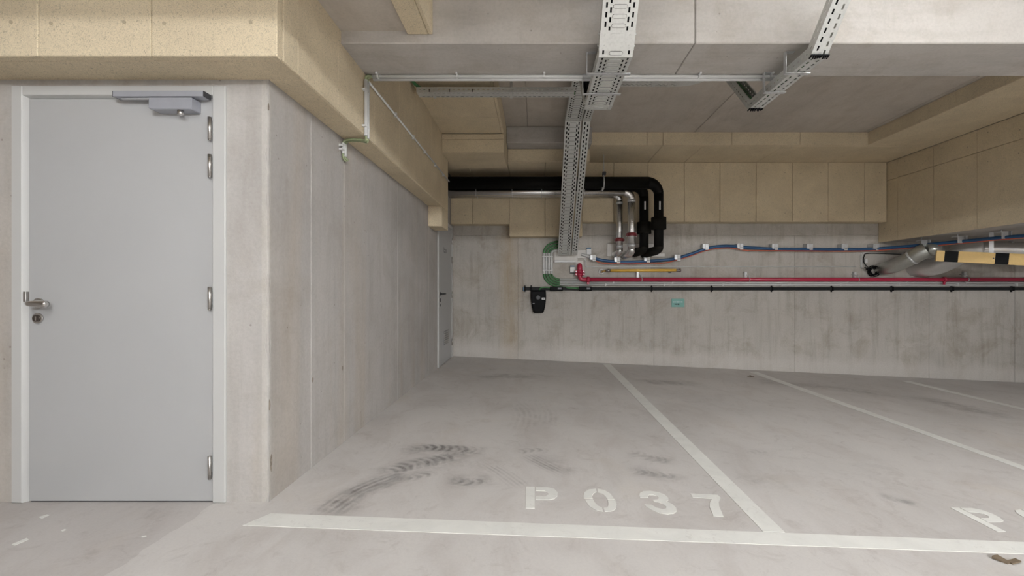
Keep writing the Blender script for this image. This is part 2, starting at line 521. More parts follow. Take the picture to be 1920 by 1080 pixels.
# ---- door wall (opening for the door left free)
DX0, DX1, DZ1 = -2.60, -1.565, 2.075
wd = MB()
wd.box((-6.0, YD, -0.02), (DX0, YD + 0.3, 2.7))
wd.box((DX1, YD, -0.02), (WX - 0.031, YD + 0.3, 2.7))
wd.box((DX0, YD, DZ1), (DX1, YD + 0.3, 2.7))
wd = wd.build('wall_door', M['conc_wall'])
tag(wd, 'pale cast concrete wall around the large white door', 'wall', kind='structure')
# rough chamfered arris between the door wall and the side wall
pts = []
rows = 46
ar = MB()
prev = None
for i in range(rows + 1):
    z = 2.12 * i / rows
    d = 0.009 + random.uniform(-0.003, 0.003)
    if random.random() < 0.12: d += 0.01
    ring = [ar.bm.verts.new(p) for p in ((WX - 0.034, YD - 0.0012, z), (WX - d, YD - 0.0012, z), (WX - d*0.35, YD + d*0.35, z), (WX + 0.0008, YD + d, z), (WX + 0.0008, YD + 0.022, z))]
    if prev:
        for k_ in range(4): ar.bm.faces.new((prev[k_], prev[k_+1], ring[k_+1], ring[k_]))
    prev = ring
ar.build('arris', concrete('concrete_arris', (0.49, 0.47, 0.44), 0.15, True), wl)

# ---- back wall
wb = MB().box((WX - 0.3, YB + 0.008, -0.75), (11.0, YB + 0.3, ZC)).build('wall_back', M['conc_back'])
tag(wb, 'stained cast concrete wall at the far end of the parking bays', 'wall', kind='structure')
def bx_(px): return (px - CX) / F * YB
jl = [WX] + [bx_(p) for p in (971, 1226, 1490, 1742, 1903)] + [9.5, 11.0]
for a, b in zip(jl[:-1], jl[1:]):
    MB().box((a + 0.003, YB, -0.75), (b - 0.003, YB + 0.02, 1.966), 0.0035).build('cast_panel', M['conc_back'], wb)
ju = [WX] + [bx_(p) for p in (1100, 1343, 1552, 1800)] + [9.0, 11.0]
for a, b in zip(ju[:-1], ju[1:]):
    MB().box((a + 0.003, YB + 0.004, 1.972), (b - 0.003, YB + 0.02, ZC), 0.003).build('cast_panel', M['conc_back'], wb)

# ---- walls outside the frame that close the garage
tag(MB().box((-6.0, -4.9, -0.8), (11.0, -4.6, ZC)).build('wall_rear', M['conc_wall']), 'cast concrete wall behind the camera', 'wall', kind='structure')
tag(MB().box((11.0, -4.9, -0.9), (11.3, YB + 0.3, ZC)).build('wall_right', M['conc_wall']), 'cast concrete wall far to the right, out of frame', 'wall', kind='structure')
tag(MB().box((-6.3, -4.9, -0.1), (-6.0, YD + 0.3, ZC)).build('wall_far_left', M['conc_wall']), 'cast concrete wall to the left, out of frame', 'wall', kind='structure')

# ---- ceiling of precast planks
ce = MB().box((-6.3, -4.9, ZC + 0.01), (11.3, YB + 0.3, ZC + 0.25)).build('ceiling', M['conc_ceil'])
tag(ce, 'precast concrete plank ceiling above the parking bays', 'ceiling', kind='structure')
cj = [-6.0, -4.8, -2.45, -0.10, 2.235, 4.60, 4.66, 6.95, 9.3, 11.0]
for a, b in zip(cj[:-1], cj[1:]):
    MB().box((a + 0.004, 2.94, ZC), (b - 0.004, YB, ZC + 0.05), 0.004).build('ceiling_plank', M['conc_ceil'], ce)
    MB().box((a + 0.004, -4.6, ZC), (b - 0.004, 2.94, ZC + 0.05), 0.004).build('ceiling_plank', M['conc_ceil'], ce)

# ---- concrete beam across the bays
bm_ = struct('trim_1', 'long concrete beam crossing below the ceiling in front of the bays', 'beam')
BY0, BY1, BZ = 2.73, 3.15, 2.548
for a, b in ((-1.30, 0.960), (0.964, 4.9), (4.904, 11.0)):
    MB().box((a, BY0, BZ), (b, BY1, ZC), 0.005).build('beam_segment', M['conc_beam'], bm_)

b2_ = struct('trim_13', 'second concrete beam of the same row, behind the camera', 'beam')
MB().box((-0.60, -1.02, 2.50), (11.0, -0.60, ZC), 0.012).build('beam_segment', M['conc_beam'], b2_)  # added out of view, keeps the rear fill lamps off the front beam

# ---- lower ceiling at the left in front of the beam
lc = MB().box((-6.0, -4.6, 2.622), (-0.69, BY0, 2.80)).build('ceiling_low', M['conc_ceil'])
tag(lc, 'lower concrete ceiling at the top left, in front of the beam', 'ceiling', kind='structure')

# ---- wood-wool panels
def panel(parent, lo, hi, screws=None, bev=0.004):
    """one wood-wool board; screws = list of (axis, coordinate, [(a, b), ...])"""
    mb = MB().box(lo, hi, bev)
    if screws:
        axis, val, pts = screws
        for (a, b) in pts:
            r = 0.008
            n = 8
            ring = []
            for i in range(n):
                c_, s_ = r*math.cos(2*math.pi*i/n), r*math.sin(2*math.pi*i/n)
                if axis == 'y': ring.append((a + c_, val, b + s_))
                elif axis == 'x': ring.append((val, a + c_, b + s_))
            d = {'y': (0, -0.003, 0), 'x': ((-0.003 if val > 0 else 0.003), 0, 0)}[axis]
            mb.prism(ring, d, mi=1)
    return mb.build('insulation_panel', [M['wool'], M['screw']], parent)

G = 0.0018
ZS = 2.123         # soffit of the casing along door wall and side wall
XO = -1.162        # outer face of side casing
# casing above the door
c1 = struct('trim_2', 'wood-wool clad casing above the white door', 'cladding')
xj = [-6.0, -4.9, -3.8, -3.26, -2.753, -2.243, -1.733, XO - 0.001]
for a, b in zip(xj[:-1], xj[1:]):
    panel(c1, (a + G, 2.053, ZS), (b - G, 2.10, 2.622), ('y', 2.053, [(a + 0.06, 2.27), (b - 0.12, 2.275)]))
xj = [-6.0, -4.2, -3.0, XO - 0.001]
for a, b in zip(xj[:-1], xj[1:]):
    panel(c1, (a + G, 2.104, ZS + 0.001), (b - G, YD, ZS + 0.045))
# casing along the side wall
c2 = struct('trim_3', 'long wood-wool clad casing running along the top of the side wall', 'cladding')
yj = [2.10 + G, 2.232, 2.69, 3.30, 3.90, 4.50, 5.10, 5.69, 6.08]
for a, b in zip(yj[:-1], yj[1:]):
    top = 2.622 if b < 2.73 else (BZ if b < 3.2 else ZC)
    if a < 2.73 < b or a < 3.15 < b: top = BZ
    panel(c2, (XO - 0.05, a + G*0.6, ZS + 0.003), (XO, b - G*0.6, top - 0.001), None, 0.0025)
    if top == BZ:
        if b > 3.16: panel(c2, (XO - 0.05, 3.152, BZ), (XO, b - G*0.6, ZC), None, 0.002)
        if a < 2.72: panel(c2, (XO - 0.05, a + G, BZ), (XO, 2.728, 2.622), None, 0.002)
yj = [YD + 0.002, 2.9, 4.1, 5.3, 5.69]
for a, b in zip(yj[:-1], yj[1:]):
    panel(c2, (WX + 0.001, a + G, ZS), (XO - 0.006, b - G, ZS + 0.05))
MB().box((WX + 0.001, 2.3, ZS + 0.06), (XO - 0.055, 6.07, ZC - 0.01)).build('core', M['conc_beam'], c2)
# lower block at its far end
c3 = struct('trim_4', 'small wood-wool block hanging lower at the far end of the side casing', 'cladding')
panel(c3, (WX + 0.002, 5.692, 1.870), (XO - 0.001, 5.74, ZS - 0.001))
panel(c3, (XO - 0.05, 5.742, 1.866), (XO, 6.08, ZS + 0.0015))
panel(c3, (WX + 0.002, 5.742, 1.866), (XO - 0.052, 6.08, 1.91))
# dropped box at the left behind the beam
XR = -0.388
c4 = struct('trim_5', 'wood-wool clad ceiling drop in the left corner behind the beam', 'cladding')
for a, b in ((3.16, 3.95), (3.95, 5.13), (5.13, 5.67)):
    panel(c4, (XO + 0.001, a + G, 3.021), (XR - 0.03, b - G, 3.07))
    panel(c4, (XR - 0.028, a + G, 3.021), (XR, b - G, ZC))
panel(c4, (XO + 0.001, 5.672, 2.953), (XR, 5.72, 3.02))
panel(c4, (XO + 0.001, 5.672, 2.786), (XR - 0.0005, 5.72, 2.950))
panel(c4, (XO + 0.001, 5.722, 2.786), (XR - 0.003, 6.40, 2.84))
panel(c4, (XR - 0.03, 5.722, 2.842), (XR, 6.40, ZC))
panel(c4, (XR - 0.03, 5.672, 3.022), (XR, 5.72, ZC))
# soffit over the pipes, left half of the back wall
XE = 0.77
c5 = struct('trim_6', 'wood-wool soffit above the black pipes on the back wall', 'cladding')
panel(c5, (XR + 0.002, 6.40, 2.882), (XE, 6.45, 3.058))
sj = [WX + 0.004] + [(p - CX) / F * 6.42 for p in (874, 951, 1023)] + [XE]
for a, b in zip(sj[:-1], sj[1:]):
    panel(c5, (a + G*1.4, 6.452, 2.880), (b - G*1.4, 7.22, 2.93))
panel(c5, (XE - 0.04, 6.452, 2.932), (XE, 7.22, 3.10))
cb = MB().box((XR + 0.003, 6.15, 3.06), (XE, 7.0, ZC - 0.001), 0.008).build('trim_7', M['conc_beam'])
tag(cb, 'short concrete downstand beside the cable trays at the back', 'beam', kind='structure')
# lagging on the back wall
c6 = struct('trim_8', 'row of wood-wool lagging panels along the top of the back wall', 'cladding')
YI = 7.22
def ix(px): return (px - CX) / F * YI
def izz(py): return H + (CY - py) / F * YI
low = [(842, 886, 420), (886, 955, 420), (955, 1022, 443), (1022, 1092, 443), (1092, 1151, 416), (1151, 1215, 416),
       (1215, 1283, 416), (1283, 1350, 416), (1350, 1418, 416), (1418, 1486, 416), (1486, 1553, 416), (1553, 1621, 416), (1621, 1663, 416)]
for (a, b, y) in low:
    top = 2.878 if b < 1094 else 3.098
    xa, xb = ix(a), ix(b)
    if a == 842: xa = WX + 0.003
    zb = izz(y)
    panel(c6, (xa + G*1.2, YI, zb), (xb - G*1.2, YB - 0.002, top),
          ('y', YI, [(xa + 0.12, zb + 0.16), (xb - 0.12, zb + 0.14), (xa + 0.12, top - 0.18), (xb - 0.12, top - 0.16)]))
# drop along the back, right of the trays
c7 = struct('trim_9', 'wood-wool clad ceiling drop along the back wall', 'cladding')
XRF = 4.67
fj = [XE] + [(p - CX) / 133.8 for p in (1213, 1243, 1372, 1500)] + [XRF]
for a, b in zip(fj[:-1], fj[1:]):
    panel(c7, (a + G*1.2, 6.37, 3.101), (b - G*1.2, 6.42, ZC))
sj = [XE] + [ix(p) for p in (1215, 1283, 1418, 1553)] + [5.594]
for a, b in zip(sj[:-1], sj[1:]):
    panel(c7, (a + G*1.2, 6.422, 3.10), (b - G*1.2, YI + 0.1, 3.15))
# drop along the right
c8 = struct('trim_10', 'wood-wool clad ceiling drop running toward the viewer on the right', 'cladding')
yj = [3.16, 3.9, 5.05, 6.418]
for a, b in zip(yj[:-1], yj[1:]):
    panel(c8, (XRF, a + G, 3.103), (XRF + 0.05, b - G, ZC))
for a, b in ((3.16, 4.8), (4.8, 6.42)):
    panel(c8, (XRF + 0.002, a + G, 3.10), (5.594, b - G, 3.102 + 0.045))
# big duct box on the right
XW = 5.595
c9 = struct('trim_11', 'large low box clad in wood-wool panels on the right', 'cladding')
yj = [3.2, 3.87, 4.5, 5.13, 5.76, 6.39, 7.02, YB - 0.003]
for i, (a, b) in enumerate(zip(yj[:-1], yj[1:])):
    sc = [(a + 0.12, 2.92), (b - 0.14, 3.02)]
    panel(c9, (XW, a + G*1.3, 2.812), (XW + 0.05, b - G*1.3, 3.098), ('x', XW, sc))
    zb = 1.848
    panel(c9, (XW + (0.0 if i % 2 else 0.002), a + G*1.3, zb), (XW + 0.05, b - G*1.3, 2.807),
          ('x', XW, [(a + 0.13, 2.65), (b - 0.14, 2.66), (a + 0.13, 2.02), (b - 0.14, 2.06)]))
MB().box((XW + 0.052, 3.2, 1.862), (10.9, YB - 0.003, ZC - 0.01)).build('core', M['conc_beam'], c9)
# edge strip of the low ceiling
c10 = struct('trim_12', 'narrow wood-wool strip edging the lower ceiling at the top', 'cladding')
for a, b in ((-4.6, -2.4), (-2.4, 0.0), (0.0, 1.35), (1.35, BY0 - 0.002)):
    panel(c10, (-0.763, a + G, 2.598), (-0.64, b - G, 2.621))
    panel(c10, (-0.638, a + G, 2.598), (-0.612, b - G, ZC))

# ================================================================== LAMP FITTINGS (above and behind the frame, some added for fill)
def lamp_mat(strength):
    k = NT('opal_diffuser')
    k.col((0.9, 0.9, 0.88))
    k.bsdf.inputs['Emission Color'].default_value = (*LAMP_COL, 1)
    k.bsdf.inputs['Emission Strength'].default_value = strength
    return k.set(0.5)
lab = ['ceiling batten lamp in front of the beam at the right', 'ceiling batten lamp close to the beam near the cable tray',
       'batten lamp under the low ceiling before the door', 'batten lamp on the ceiling just behind the camera', 'batten lamp on the ceiling behind the camera at the right',
       'batten lamp on the ceiling far out to the right', 'batten lamp nearest the wall behind the camera', 'batten lamp at the wall behind the camera, further right']
for i, (x, y, z, L, W, ax) in enumerate(LAMPS):
    lt = empty('batten_lamp', lab[i], 'lamp', 'ceiling batten lamps', loc=(x, y, z))
    lt.rotation_euler = (0, 0, 0 if ax == 'X' else math.pi/2)
    cz = (2.622 if x < -0.7 else ZC) - z
    MB().box((-L/2 - 0.03, -0.05, 0.0), (L/2 + 0.03, 0.05, 0.045), 0.008).build('housing', M['white'], lt)
    MB().box((-L/2, -0.012, 0.045), (L/2, 0.012, cz)).build('mounting_rail', M['zinc'], lt)
    prof = [(-L/2, 0.045*math.cos(math.pi*k/6), -0.0005 - 0.045*math.sin(math.pi*k/6)) for k in range(7)]
    MB().prism(prof, (L, 0, 0)).build('diffuser', lamp_mat(W), lt)

# ================================================================== DOOR 1
DS = 375.0
def dx(px): return (px - CX) / DS
def dz(py): return H + (CY - py) / DS
d1 = empty('door_1', 'large white painted door with closer and lever handle', 'door', kind='structure')
YF = 2.275
fx0, fx1, fzt = dx(20), dx(422), dz(160)
lx0, lx1, lzt = dx(48), dx(397), dz(183)
fr = MB()
fr.box((fx0, YF, 0.001), (dx(41), YD + 0.12, fzt), 0.004)
fr.box((lx1 + 0.002, YF, 0.001), (fx1, YD + 0.12, fzt), 0.004)
fr.box((dx(41) - 0.002, YF, lzt + 0.012), (lx1 + 0.004, YD + 0.12, fzt), 0.004)
fo = fr.build('frame', M['frame'], d1)
rb = MB()
rb.prism([(dx(41) - 0.001, YF + 0.001, 0.001), (lx0 + 0.001, YF + 0.032, 0.001), (lx0 + 0.001, YF + 0.05, 0.001), (dx(41) - 0.001, YF + 0.05, 0.001)], (0, 0, lzt + 0.012))
rb.prism([(dx(41), YF + 0.006, lzt + 0.013), (dx(41), YF + 0.028, lzt + 0.0015), (dx(41), YF + 0.045, lzt + 0.0015), (dx(41), YF + 0.045, lzt + 0.013)], (lx1 - dx(41), 0, 0))
rb.build('rebate', M['frame'], d1)
MB().box((lx0 + 0.003, YF + 0.012, 0.006), (lx1, YF + 0.058, lzt - 0.002), 0.002).build('door_leaf', M['door'], d1)
MB().box((lx0 + 0.004, YF + 0.02, 0.0005), (lx1, YF + 0.05, 0.0058)).build('threshold_seal', M['dark'], d1)
for (a, b) in ((220, 262), (290, 332), (538, 580), (855, 897)):
    xh = dx(394)
    h = MB()
    zt, zb = dz(a), dz(b)
    h.tube([(xh, YF - 0.004, zb), (xh, YF - 0.004, zt)], 0.0085, 14)
    h.tube([(xh, YF - 0.004, zb - 0.004), (xh, YF - 0.004, zb + 0.001)], 0.0065, 12)
    h.box((xh - 0.013, YF + 0.002, zb + 0.004), (xh - 0.003, YF + 0.0125, zt - 0.004))
    h.build('hinge', M['steel'], d1)
# lever handle
Yh = YF + 0.012
cx_, cz_ = dx(69), dz(569)
hd = MB()
hd.tube([(cx_, Yh, cz_), (cx_, Yh - 0.009, cz_)], 0.026, 28)
hro = hd.build('handle_rose', M['chrome'], d1)
hd = MB()
path = smooth_path([(cx_, Yh - 0.008, cz_), (cx_, Yh - 0.036, cz_), (cx_ + 0.004, Yh - 0.054, cz_), (cx_ + 0.026, Yh - 0.062, cz_), (cx_ + 0.06, Yh - 0.060, cz_ - 0.001), (cx_ + 0.088, Yh - 0.056, cz_ - 0.002), (cx_ + 0.096, Yh - 0.055, cz_ - 0.002)], 6)
n_ = len(path)
hd.tube(path, [0.011 + 0.0065*math.sin(min(1, max(0, (i / n_ - 0.3)*1.5))*math.pi*0.75) - (0.006 if i >= n_-2 else 0) for i in range(n_)], 18)
hd.build('handle_lever', M['chrome'], d1)
MB().box((dx(43.5), YF - 0.002, dz(566)), (dx(48.5), YF + 0.02, dz(547)), 0.001).build('strike_plate', M['steel'], d1)
lk = MB().tube([(dx(67.5), Yh, dz(597)), (dx(67.5), Yh - 0.008, dz(597))], 0.0255, 28).build('lock_rosette', M['chrome'], d1)
MB().tube([(dx(67), Yh - 0.008, dz(597)), (dx(67), Yh - 0.013, dz(597))], 0.0165, 20).build('lock_cylinder', simple('lock_dark', (0.12, 0.10, 0.09), 0.35, 0.8), lk)
kh = MB(); kh.box((dx(67) - 0.003, Yh - 0.0145, dz(597) - 0.010), (dx(67) + 0.003, Yh - 0.0125, dz(597) + 0.010))
kh.build('keyhole', M['chrome'], lk)
# closer
YC = 2.225
def kx(px): return (px - CX) / F * YC
def kz(py): return H + (CY - py) / F * YC
rl = MB().box((kx(211), YC, kz(180.5)), (kx(380), YF - 0.0005, kz(170)), 0.0015).build('closer_rail', M['closer'], d1)
MB().box((kx(380) + 0.0002, YC + 0.001, kz(180.3)), (kx(380) + 0.006, YF - 0.0007, kz(170.2)), 0.001).build('end_cap', M['dark'], rl)
MB().box((kx(211) - 0.004, YC + 0.001, kz(180.3)), (kx(211) - 0.0002, YF - 0.0007, kz(170.2)), 0.001).build('end_cap', M['dark'], rl)
bd = MB()
y0 = 2.222
pts = [(kx(279), y0, kz(182.8)), (kx(360), y0, kz(182.8)), (kx(360), y0, kz(205)), (kx(286), y0, kz(205)), (kx(279), y0, kz(203))]
bd.prism(pts, (0, YF + 0.0118 - y0, 0))
bmesh.ops.bevel(bd.bm, geom=bd.bm.edges[:], offset=0.0025, segments=2, affect='EDGES')
cbo = bd.build('closer_body', M['closer'], d1)
ks = (kx(334), y0 + 0.018, kz(205.3))
MB().tube([ks, (ks[0], ks[1], ks[2] - 0.018), (ks[0], ks[1], ks[2] - 0.023)], [0.014, 0.014, 0.008], 20).build('adjuster_knob', M['chrome'], cbo)
MB().obox(((kx(222) + kx(337))/2, YC + 0.02, kz(181.9)), (1, 0, 0.008), (0, 1, 0), (-0.008, 0, 1), (kx(337) - kx(222), 0.014, 0.0045)).build('closer_arm', M['zinc'], d1)

# ================================================================== DOOR 2 on the side wall
d2 = empty('door_2', 'narrow seen white door in the side wall at the far end', 'door', kind='structure')
y0, y1 = 6.24, 7.30
f2 = MB()
f2.box((WX + 0.001, y0, 0.0), (WX + 0.022, y0 + 0.05, 2.09), 0.003)
f2.box((WX + 0.001, y1 - 0.05, 0.0), (WX + 0.022, y1, 2.09), 0.003)
f2.box((WX + 0.001, y0 + 0.05, 2.04), (WX + 0.022, y1 - 0.05, 2.09), 0.003)
f2.build('frame', M['frame'], d2)
MB().box((WX + 0.001, y0 + 0.052, 0.006), (WX + 0.014, y1 - 0.052, 2.038), 0.002).build('door_leaf', M['door'], d2)
for z in (0.25, 1.0, 1.55, 1.85):
    MB().tube([(WX + 0.024, y1 - 0.05, z - 0.05), (WX + 0.024, y1 - 0.05, z + 0.05)], 0.010, 10).build('hinge', M['steel'], d2)
hz = 1.02
lv = MB()
lv.tube([(WX + 0.014, y0 + 0.12, hz), (WX + 0.06, y0 + 0.12, hz), (WX + 0.065, y0 + 0.14, hz), (WX + 0.065, y0 + 0.25, hz)], 0.011, 10)
lv.tube([(WX + 0.014, y0 + 0.12, hz), (WX + 0.022, y0 + 0.12, hz)], 0.026, 14)
lv.build('handle_lever', M['dark'], d2)
MB().tube([(WX + 0.014, y0 + 0.12, hz - 0.09), (WX + 0.022, y0 + 0.12, hz - 0.09)], 0.026, 14).build('lock_rosette', M['dark'], d2)
MB().tube([(WX + 0.014, y0 + 0.12, hz - 0.16), (WX + 0.020, y0 + 0.12, hz - 0.16)], 0.018, 14).build('lock_rosette', M['dark'], d2)
gv = MB().box((WX + 0.014, y0 + 0.36, 0.27), (WX + 0.022, y0 + 0.72, 0.47), 0.002).build('vent_grille', simple('grille_grey', (0.28, 0.28, 0.28), 0.6), d2)
for i in range(6):
    z = 0.29 + i*0.031
    MB().box((WX + 0.022, y0 + 0.38, z), (WX + 0.027, y0 + 0.70, z + 0.014)).build('louvre', M['steel'], gv)
# small dark door mark high on the leaf (two short strokes and a bar, illegible in the photograph)
mk = MB()
for (ya, yb_, za, zb) in ((0.37, 0.39, 1.62, 1.70), (0.43, 0.50, 1.62, 1.64), (0.43, 0.50, 1.66, 1.68), (0.53, 0.56, 1.62, 1.68)):
    mk.box((WX + 0.014, y0 + ya, za), (WX + 0.0148, y0 + yb_, zb))
mk.build('door_mark', M['dark'], d2)

# ================================================================== FLOOR MARKINGS
def floor_poly(loop, h=0.0025):
    return [Vector((p.x, p.y, zf(p.x, p.y) + h)) for p in loop]
def strip(name, a0, b0, a1, b1, label, n=24, group=None):
    """painted strip between edge a (a0->a1) and edge b (b0->b1), all floor points"""
    mb = MB()
    g = []
    for i in range(n + 1):
        t = i / n
        p = a0.lerp(a1, t); q = b0.lerp(b1, t)
        row = []
        for (v) in (p, q):
            z = zf(v.x, v.y)
            row.append((Vector((v.x, v.y, z + 0.0022)), Vector((v.x, v.y, z - 0.0002))))
        g.append(row)
    V = [[[mb.bm.verts.new(c) for c in side] for side in row] for row in g]
    for i in range(n):
        A, B = V[i], V[i+1]
        mb.bm.faces.new((A[0][0], A[1][0], B[1][0], B[0][0]))
        mb.bm.faces.new((A[0][1], A[0][0], B[0][0], B[0][1]))
        mb.bm.faces.new((A[1][0], A[1][1], B[1][1], B[1][0]))
    mb.bm.faces.new((V[0][0][0], V[0][0][1], V[0][1][1], V[0][1][0]))
    mb.bm.faces.new((V[n][0][0], V[n][1][0], V[n][1][1], V[n][0][1]))
    o = mb.build(name, M['paint'])
    return tag(o, label, 'floor marking', group)
# front line, runs on past the frame
a0, b0 = floor_at(508, 963), floor_at(455, 985.5)
a1, b1 = floor_at(1920, 1017), floor_at(1920, 1039)
ea, eb = a0 + (a1 - a0)*2.0, b0 + (b1 - b0)*2.0
strip('painted_line', a0, b0, ea, eb, 'white painted line across the floor in front of the bays', 40)
def bayline(pa0, pb0, pa1, pb1, label):
    A0, B0, A1, B1 = floor_at(*pa0), floor_at(*pb0), floor_at(*pa1), floor_at(*pb1)
    # run on to the front line
    yf = 2.185
    def ext(p, q): return p + (q - p) * ((yf - p.y) / (q.y - p.y))
    strip('painted_line', A0, B0, ext(A0, A1), ext(B0, B1), label, 20, 'lines between the bays')
bayline((1130, 682), (1144, 682.3), (1427, 993), (1466, 993), 'white line between the bays, right of the numbered bay P 037')
bayline((1406, 698), (1418, 697), (1906, 876.5), (1934, 879), 'second white bay line from the left')
bayline((1692, 715), (1705, 714.5), (1912, 767.3), (1932, 768.6), 'faint white bay line furthest to the right')

# letters
def zpt(p, z0=(970, 890), sc=4.683):
    return floor_at(z0[0] + p[0] / sc, z0[1] + p[1] / sc)
P_STEM = [(75, 108), (153, 110), (152, 298), (72, 297)]
P_BOWL = [(162, 112), (265, 113), (325, 128), (355, 160), (352, 190), (325, 215), (280, 223), (160, 223), (160, 192), (245, 191), (275, 178), (272, 162), (245, 147), (162, 142)]
O_SEGS = [
    [((583, 209), (661, 211)), ((582, 185), (655, 190)), ((592, 155), (668, 168)), ((630, 132), (680, 158)), ((690, 126), (696, 154))],
    [((706, 126), (708, 156)), ((765, 138), (745, 168)), ((815, 168), (770, 188)), ((855, 220), (792, 218))],
    [((862, 230), (795, 229)), ((873, 265), (801, 258)), ((866, 300), (797, 280)), ((835, 322), (785, 292)), ((768, 327), (758, 293))],
    [((752, 326), (743, 291)), ((690, 313), (710, 276)), ((635, 283), (680, 248)), ((593, 222), (664, 219))]]
THREE = [(1072, 190), (1075, 165), (1105, 148), (1165, 145), (1235, 155), (1290, 175), (1325, 205), (1327, 226), (1310, 238), (1360, 260), (1395, 295), (1400, 322), (1375, 343), (1320, 350), (1250, 340), (1180, 312), (1135, 285), (1112, 262), (1180, 268), (1220, 292), (1275, 306), (1306, 300), (1308, 283), (1285, 262), (1235, 243), (1200, 239), (1188, 224), (1228, 220), (1245, 208), (1230, 190), (1195, 180), (1155, 180), (1143, 195), (1150, 206), (1080, 203)]
SEVEN = [(1518, 168), (1760, 180), (1785, 205), (1768, 240), (1772, 280), (1810, 370), (1722, 365), (1690, 290), (1690, 250), (1712, 212), (1540, 200)]
def paint_polys(name, polys, parent, off):
    mb = MB()
    for poly in polys:
        pts = [zpt(p) + off for p in poly]
        pts = [Vector((p.x, p.y, zf(p.x, p.y) + 0.0024)) for p in pts]
        top = [mb.bm.verts.new(p) for p in pts]
        bot = [mb.bm.verts.new(p - Vector((0, 0, 0.0022))) for p in pts]
        for t_ in tessellate_polygon([[Vector((p.x, p.y, 0)) for p in pts]]):
            mb.bm.faces.new([top[i] for i in t_])
        for i in range(len(pts)):
            j = (i + 1) % len(pts)
            mb.bm.faces.new((top[i], top[j], bot[j], bot[i]))
    return mb.build(name, M['paint'], parent)
def o_polys():
    out = []
    for seg in O_SEGS:
        out.append([a for a, b in seg] + [b for a, b in reversed(seg)])
    return out
Z0 = Vector((0, 0, 0))
num1 = empty('bay_number', 'white stencilled number P 037 on the floor of the left bay', 'floor marking', 'bay numbers', loc=floor_at(1170, 950))
paint_polys('letter_p', [P_STEM, P_BOWL], num1, Z0)
paint_polys('digit_zero', o_polys(), num1, Z0)
paint_polys('digit_three', [THREE], num1, Z0)
paint_polys('digit_seven', [SEVEN], num1, Z0)
keep(num1)
off = floor_at(1781, 952) - zpt((75, 108)); off.z = 0
num2 = empty('bay_number', 'white stencilled letter P and a cut-off digit in the bay at the right', 'floor marking', 'bay numbers', loc=floor_at(1860, 975))
paint_polys('letter_p', [P_STEM, P_BOWL], num2, off)
paint_polys('digit_zero', o_polys(), num2, off)
keep(num2)

# tyre marks: thin rubber films on the floor
def tyre(pts, wpx, lug, lugs=None, dens=1.0):
    """pts: pixel polyline; wpx: half width in metres"""
    P = smooth_path([floor_at(*p) for p in pts], 8)
    bm = bmesh.new()
    uvl = bm.loops.layers.uv.new('UVMap')
    rows = []
    L = 0.0
    tot = sum((P[i+1] - P[i]).length for i in range(len(P)-1))
    for i, p in enumerate(P):
        t = (P[min(i+1, len(P)-1)] - P[max(i-1, 0)]); t.z = 0; t.normalize()
        nrm = Vector((-t.y, t.x, 0))
        if i: L += (P[i] - P[i-1]).length
        row = []
        for k in range(5):
            q = p + nrm * wpx * (k/2 - 1)
            row.append((bm.verts.new((q.x, q.y, zf(q.x, q.y) + (0.0005 if lug is None else 0.0009))), L, k/4))
        rows.append(row)
    for i in range(len(rows)-1):
        for k in range(4):
            c4_ = (rows[i][k], rows[i+1][k], rows[i+1][k+1], rows[i][k+1])
            f = bm.faces.new([c[0] for c in c4_])
            for lp, c in zip(f.loops, c4_):
                lp[uvl].uv = (c[1] / (0.056), c[2])
    me = bpy.data.meshes.new('tyre_mark')
    bm.to_mesh(me); bm.free()
    at_ = me.attributes.new('fade', 'FLOAT', 'POINT')
    j = 0
    for i, row in enumerate(rows):
        e = min(row[0][1], tot - row[0][1]) / (tot * 0.22)
        for k in range(5):
            at_.data[j].value = max(0, min(1, e)) * dens; j += 1
    me.materials.append(M['smudge'] if lug is None else (M['lug'] if lug else M['skid']))
    o = bpy.data.objects.new('tyre_mark', me); COL.objects.link(o); o.parent = floor
    return o
tyre([(752, 848), (800, 840), (850, 842), (915, 846)], 0.075, True, dens=1.3)
tyre([(720, 888), (770, 872), (820, 862), (862, 852)], 0.085, True, dens=1.1)
tyre([(745, 900), (790, 893), (820, 884)], 0.05, True, dens=1.0)
tyre([(845, 900), (885, 904), (922, 896)], 0.055, True, dens=1.0)
tyre([(585, 985), (650, 935), (705, 908), (760, 888)], 0.09, False, dens=1.4)
tyre([(900, 862), (940, 885), (990, 922)], 0.07, False, dens=0.9)
tyre([(968, 848), (1000, 844), (1030, 846)], 0.05, True, dens=0.9)
tyre([(985, 852), (1020, 870), (1068, 893)], 0.07, False, dens=0.8)
tyre([(1180, 845), (1215, 858), (1260, 866)], 0.07, True, dens=0.55)
tyre([(1190, 884), (1230, 890), (1285, 896)], 0.05, True, dens=0.75)
tyre([(960, 750), (985, 775), (975, 815)], 0.13, False, dens=0.5)
tyre([(1010, 750), (1025, 775), (1020, 800)], 0.12, False, dens=0.45)
tyre([(1400, 850), (1425, 846), (1450, 856)], 0.05, True, dens=0.4)
tyre([(1585, 870), (1630, 872), (1690, 884)], 0.05, False, dens=0.6)
tyre([(910, 708), (960, 706), (1010, 709)], 0.16, False, dens=0.8)
tyre([(1200, 715), (1240, 718), (1290, 720)], 0.16, False, dens=0.7)
tyre([(1660, 935), (1690, 940), (1715, 948)], 0.03, False, dens=0.6)
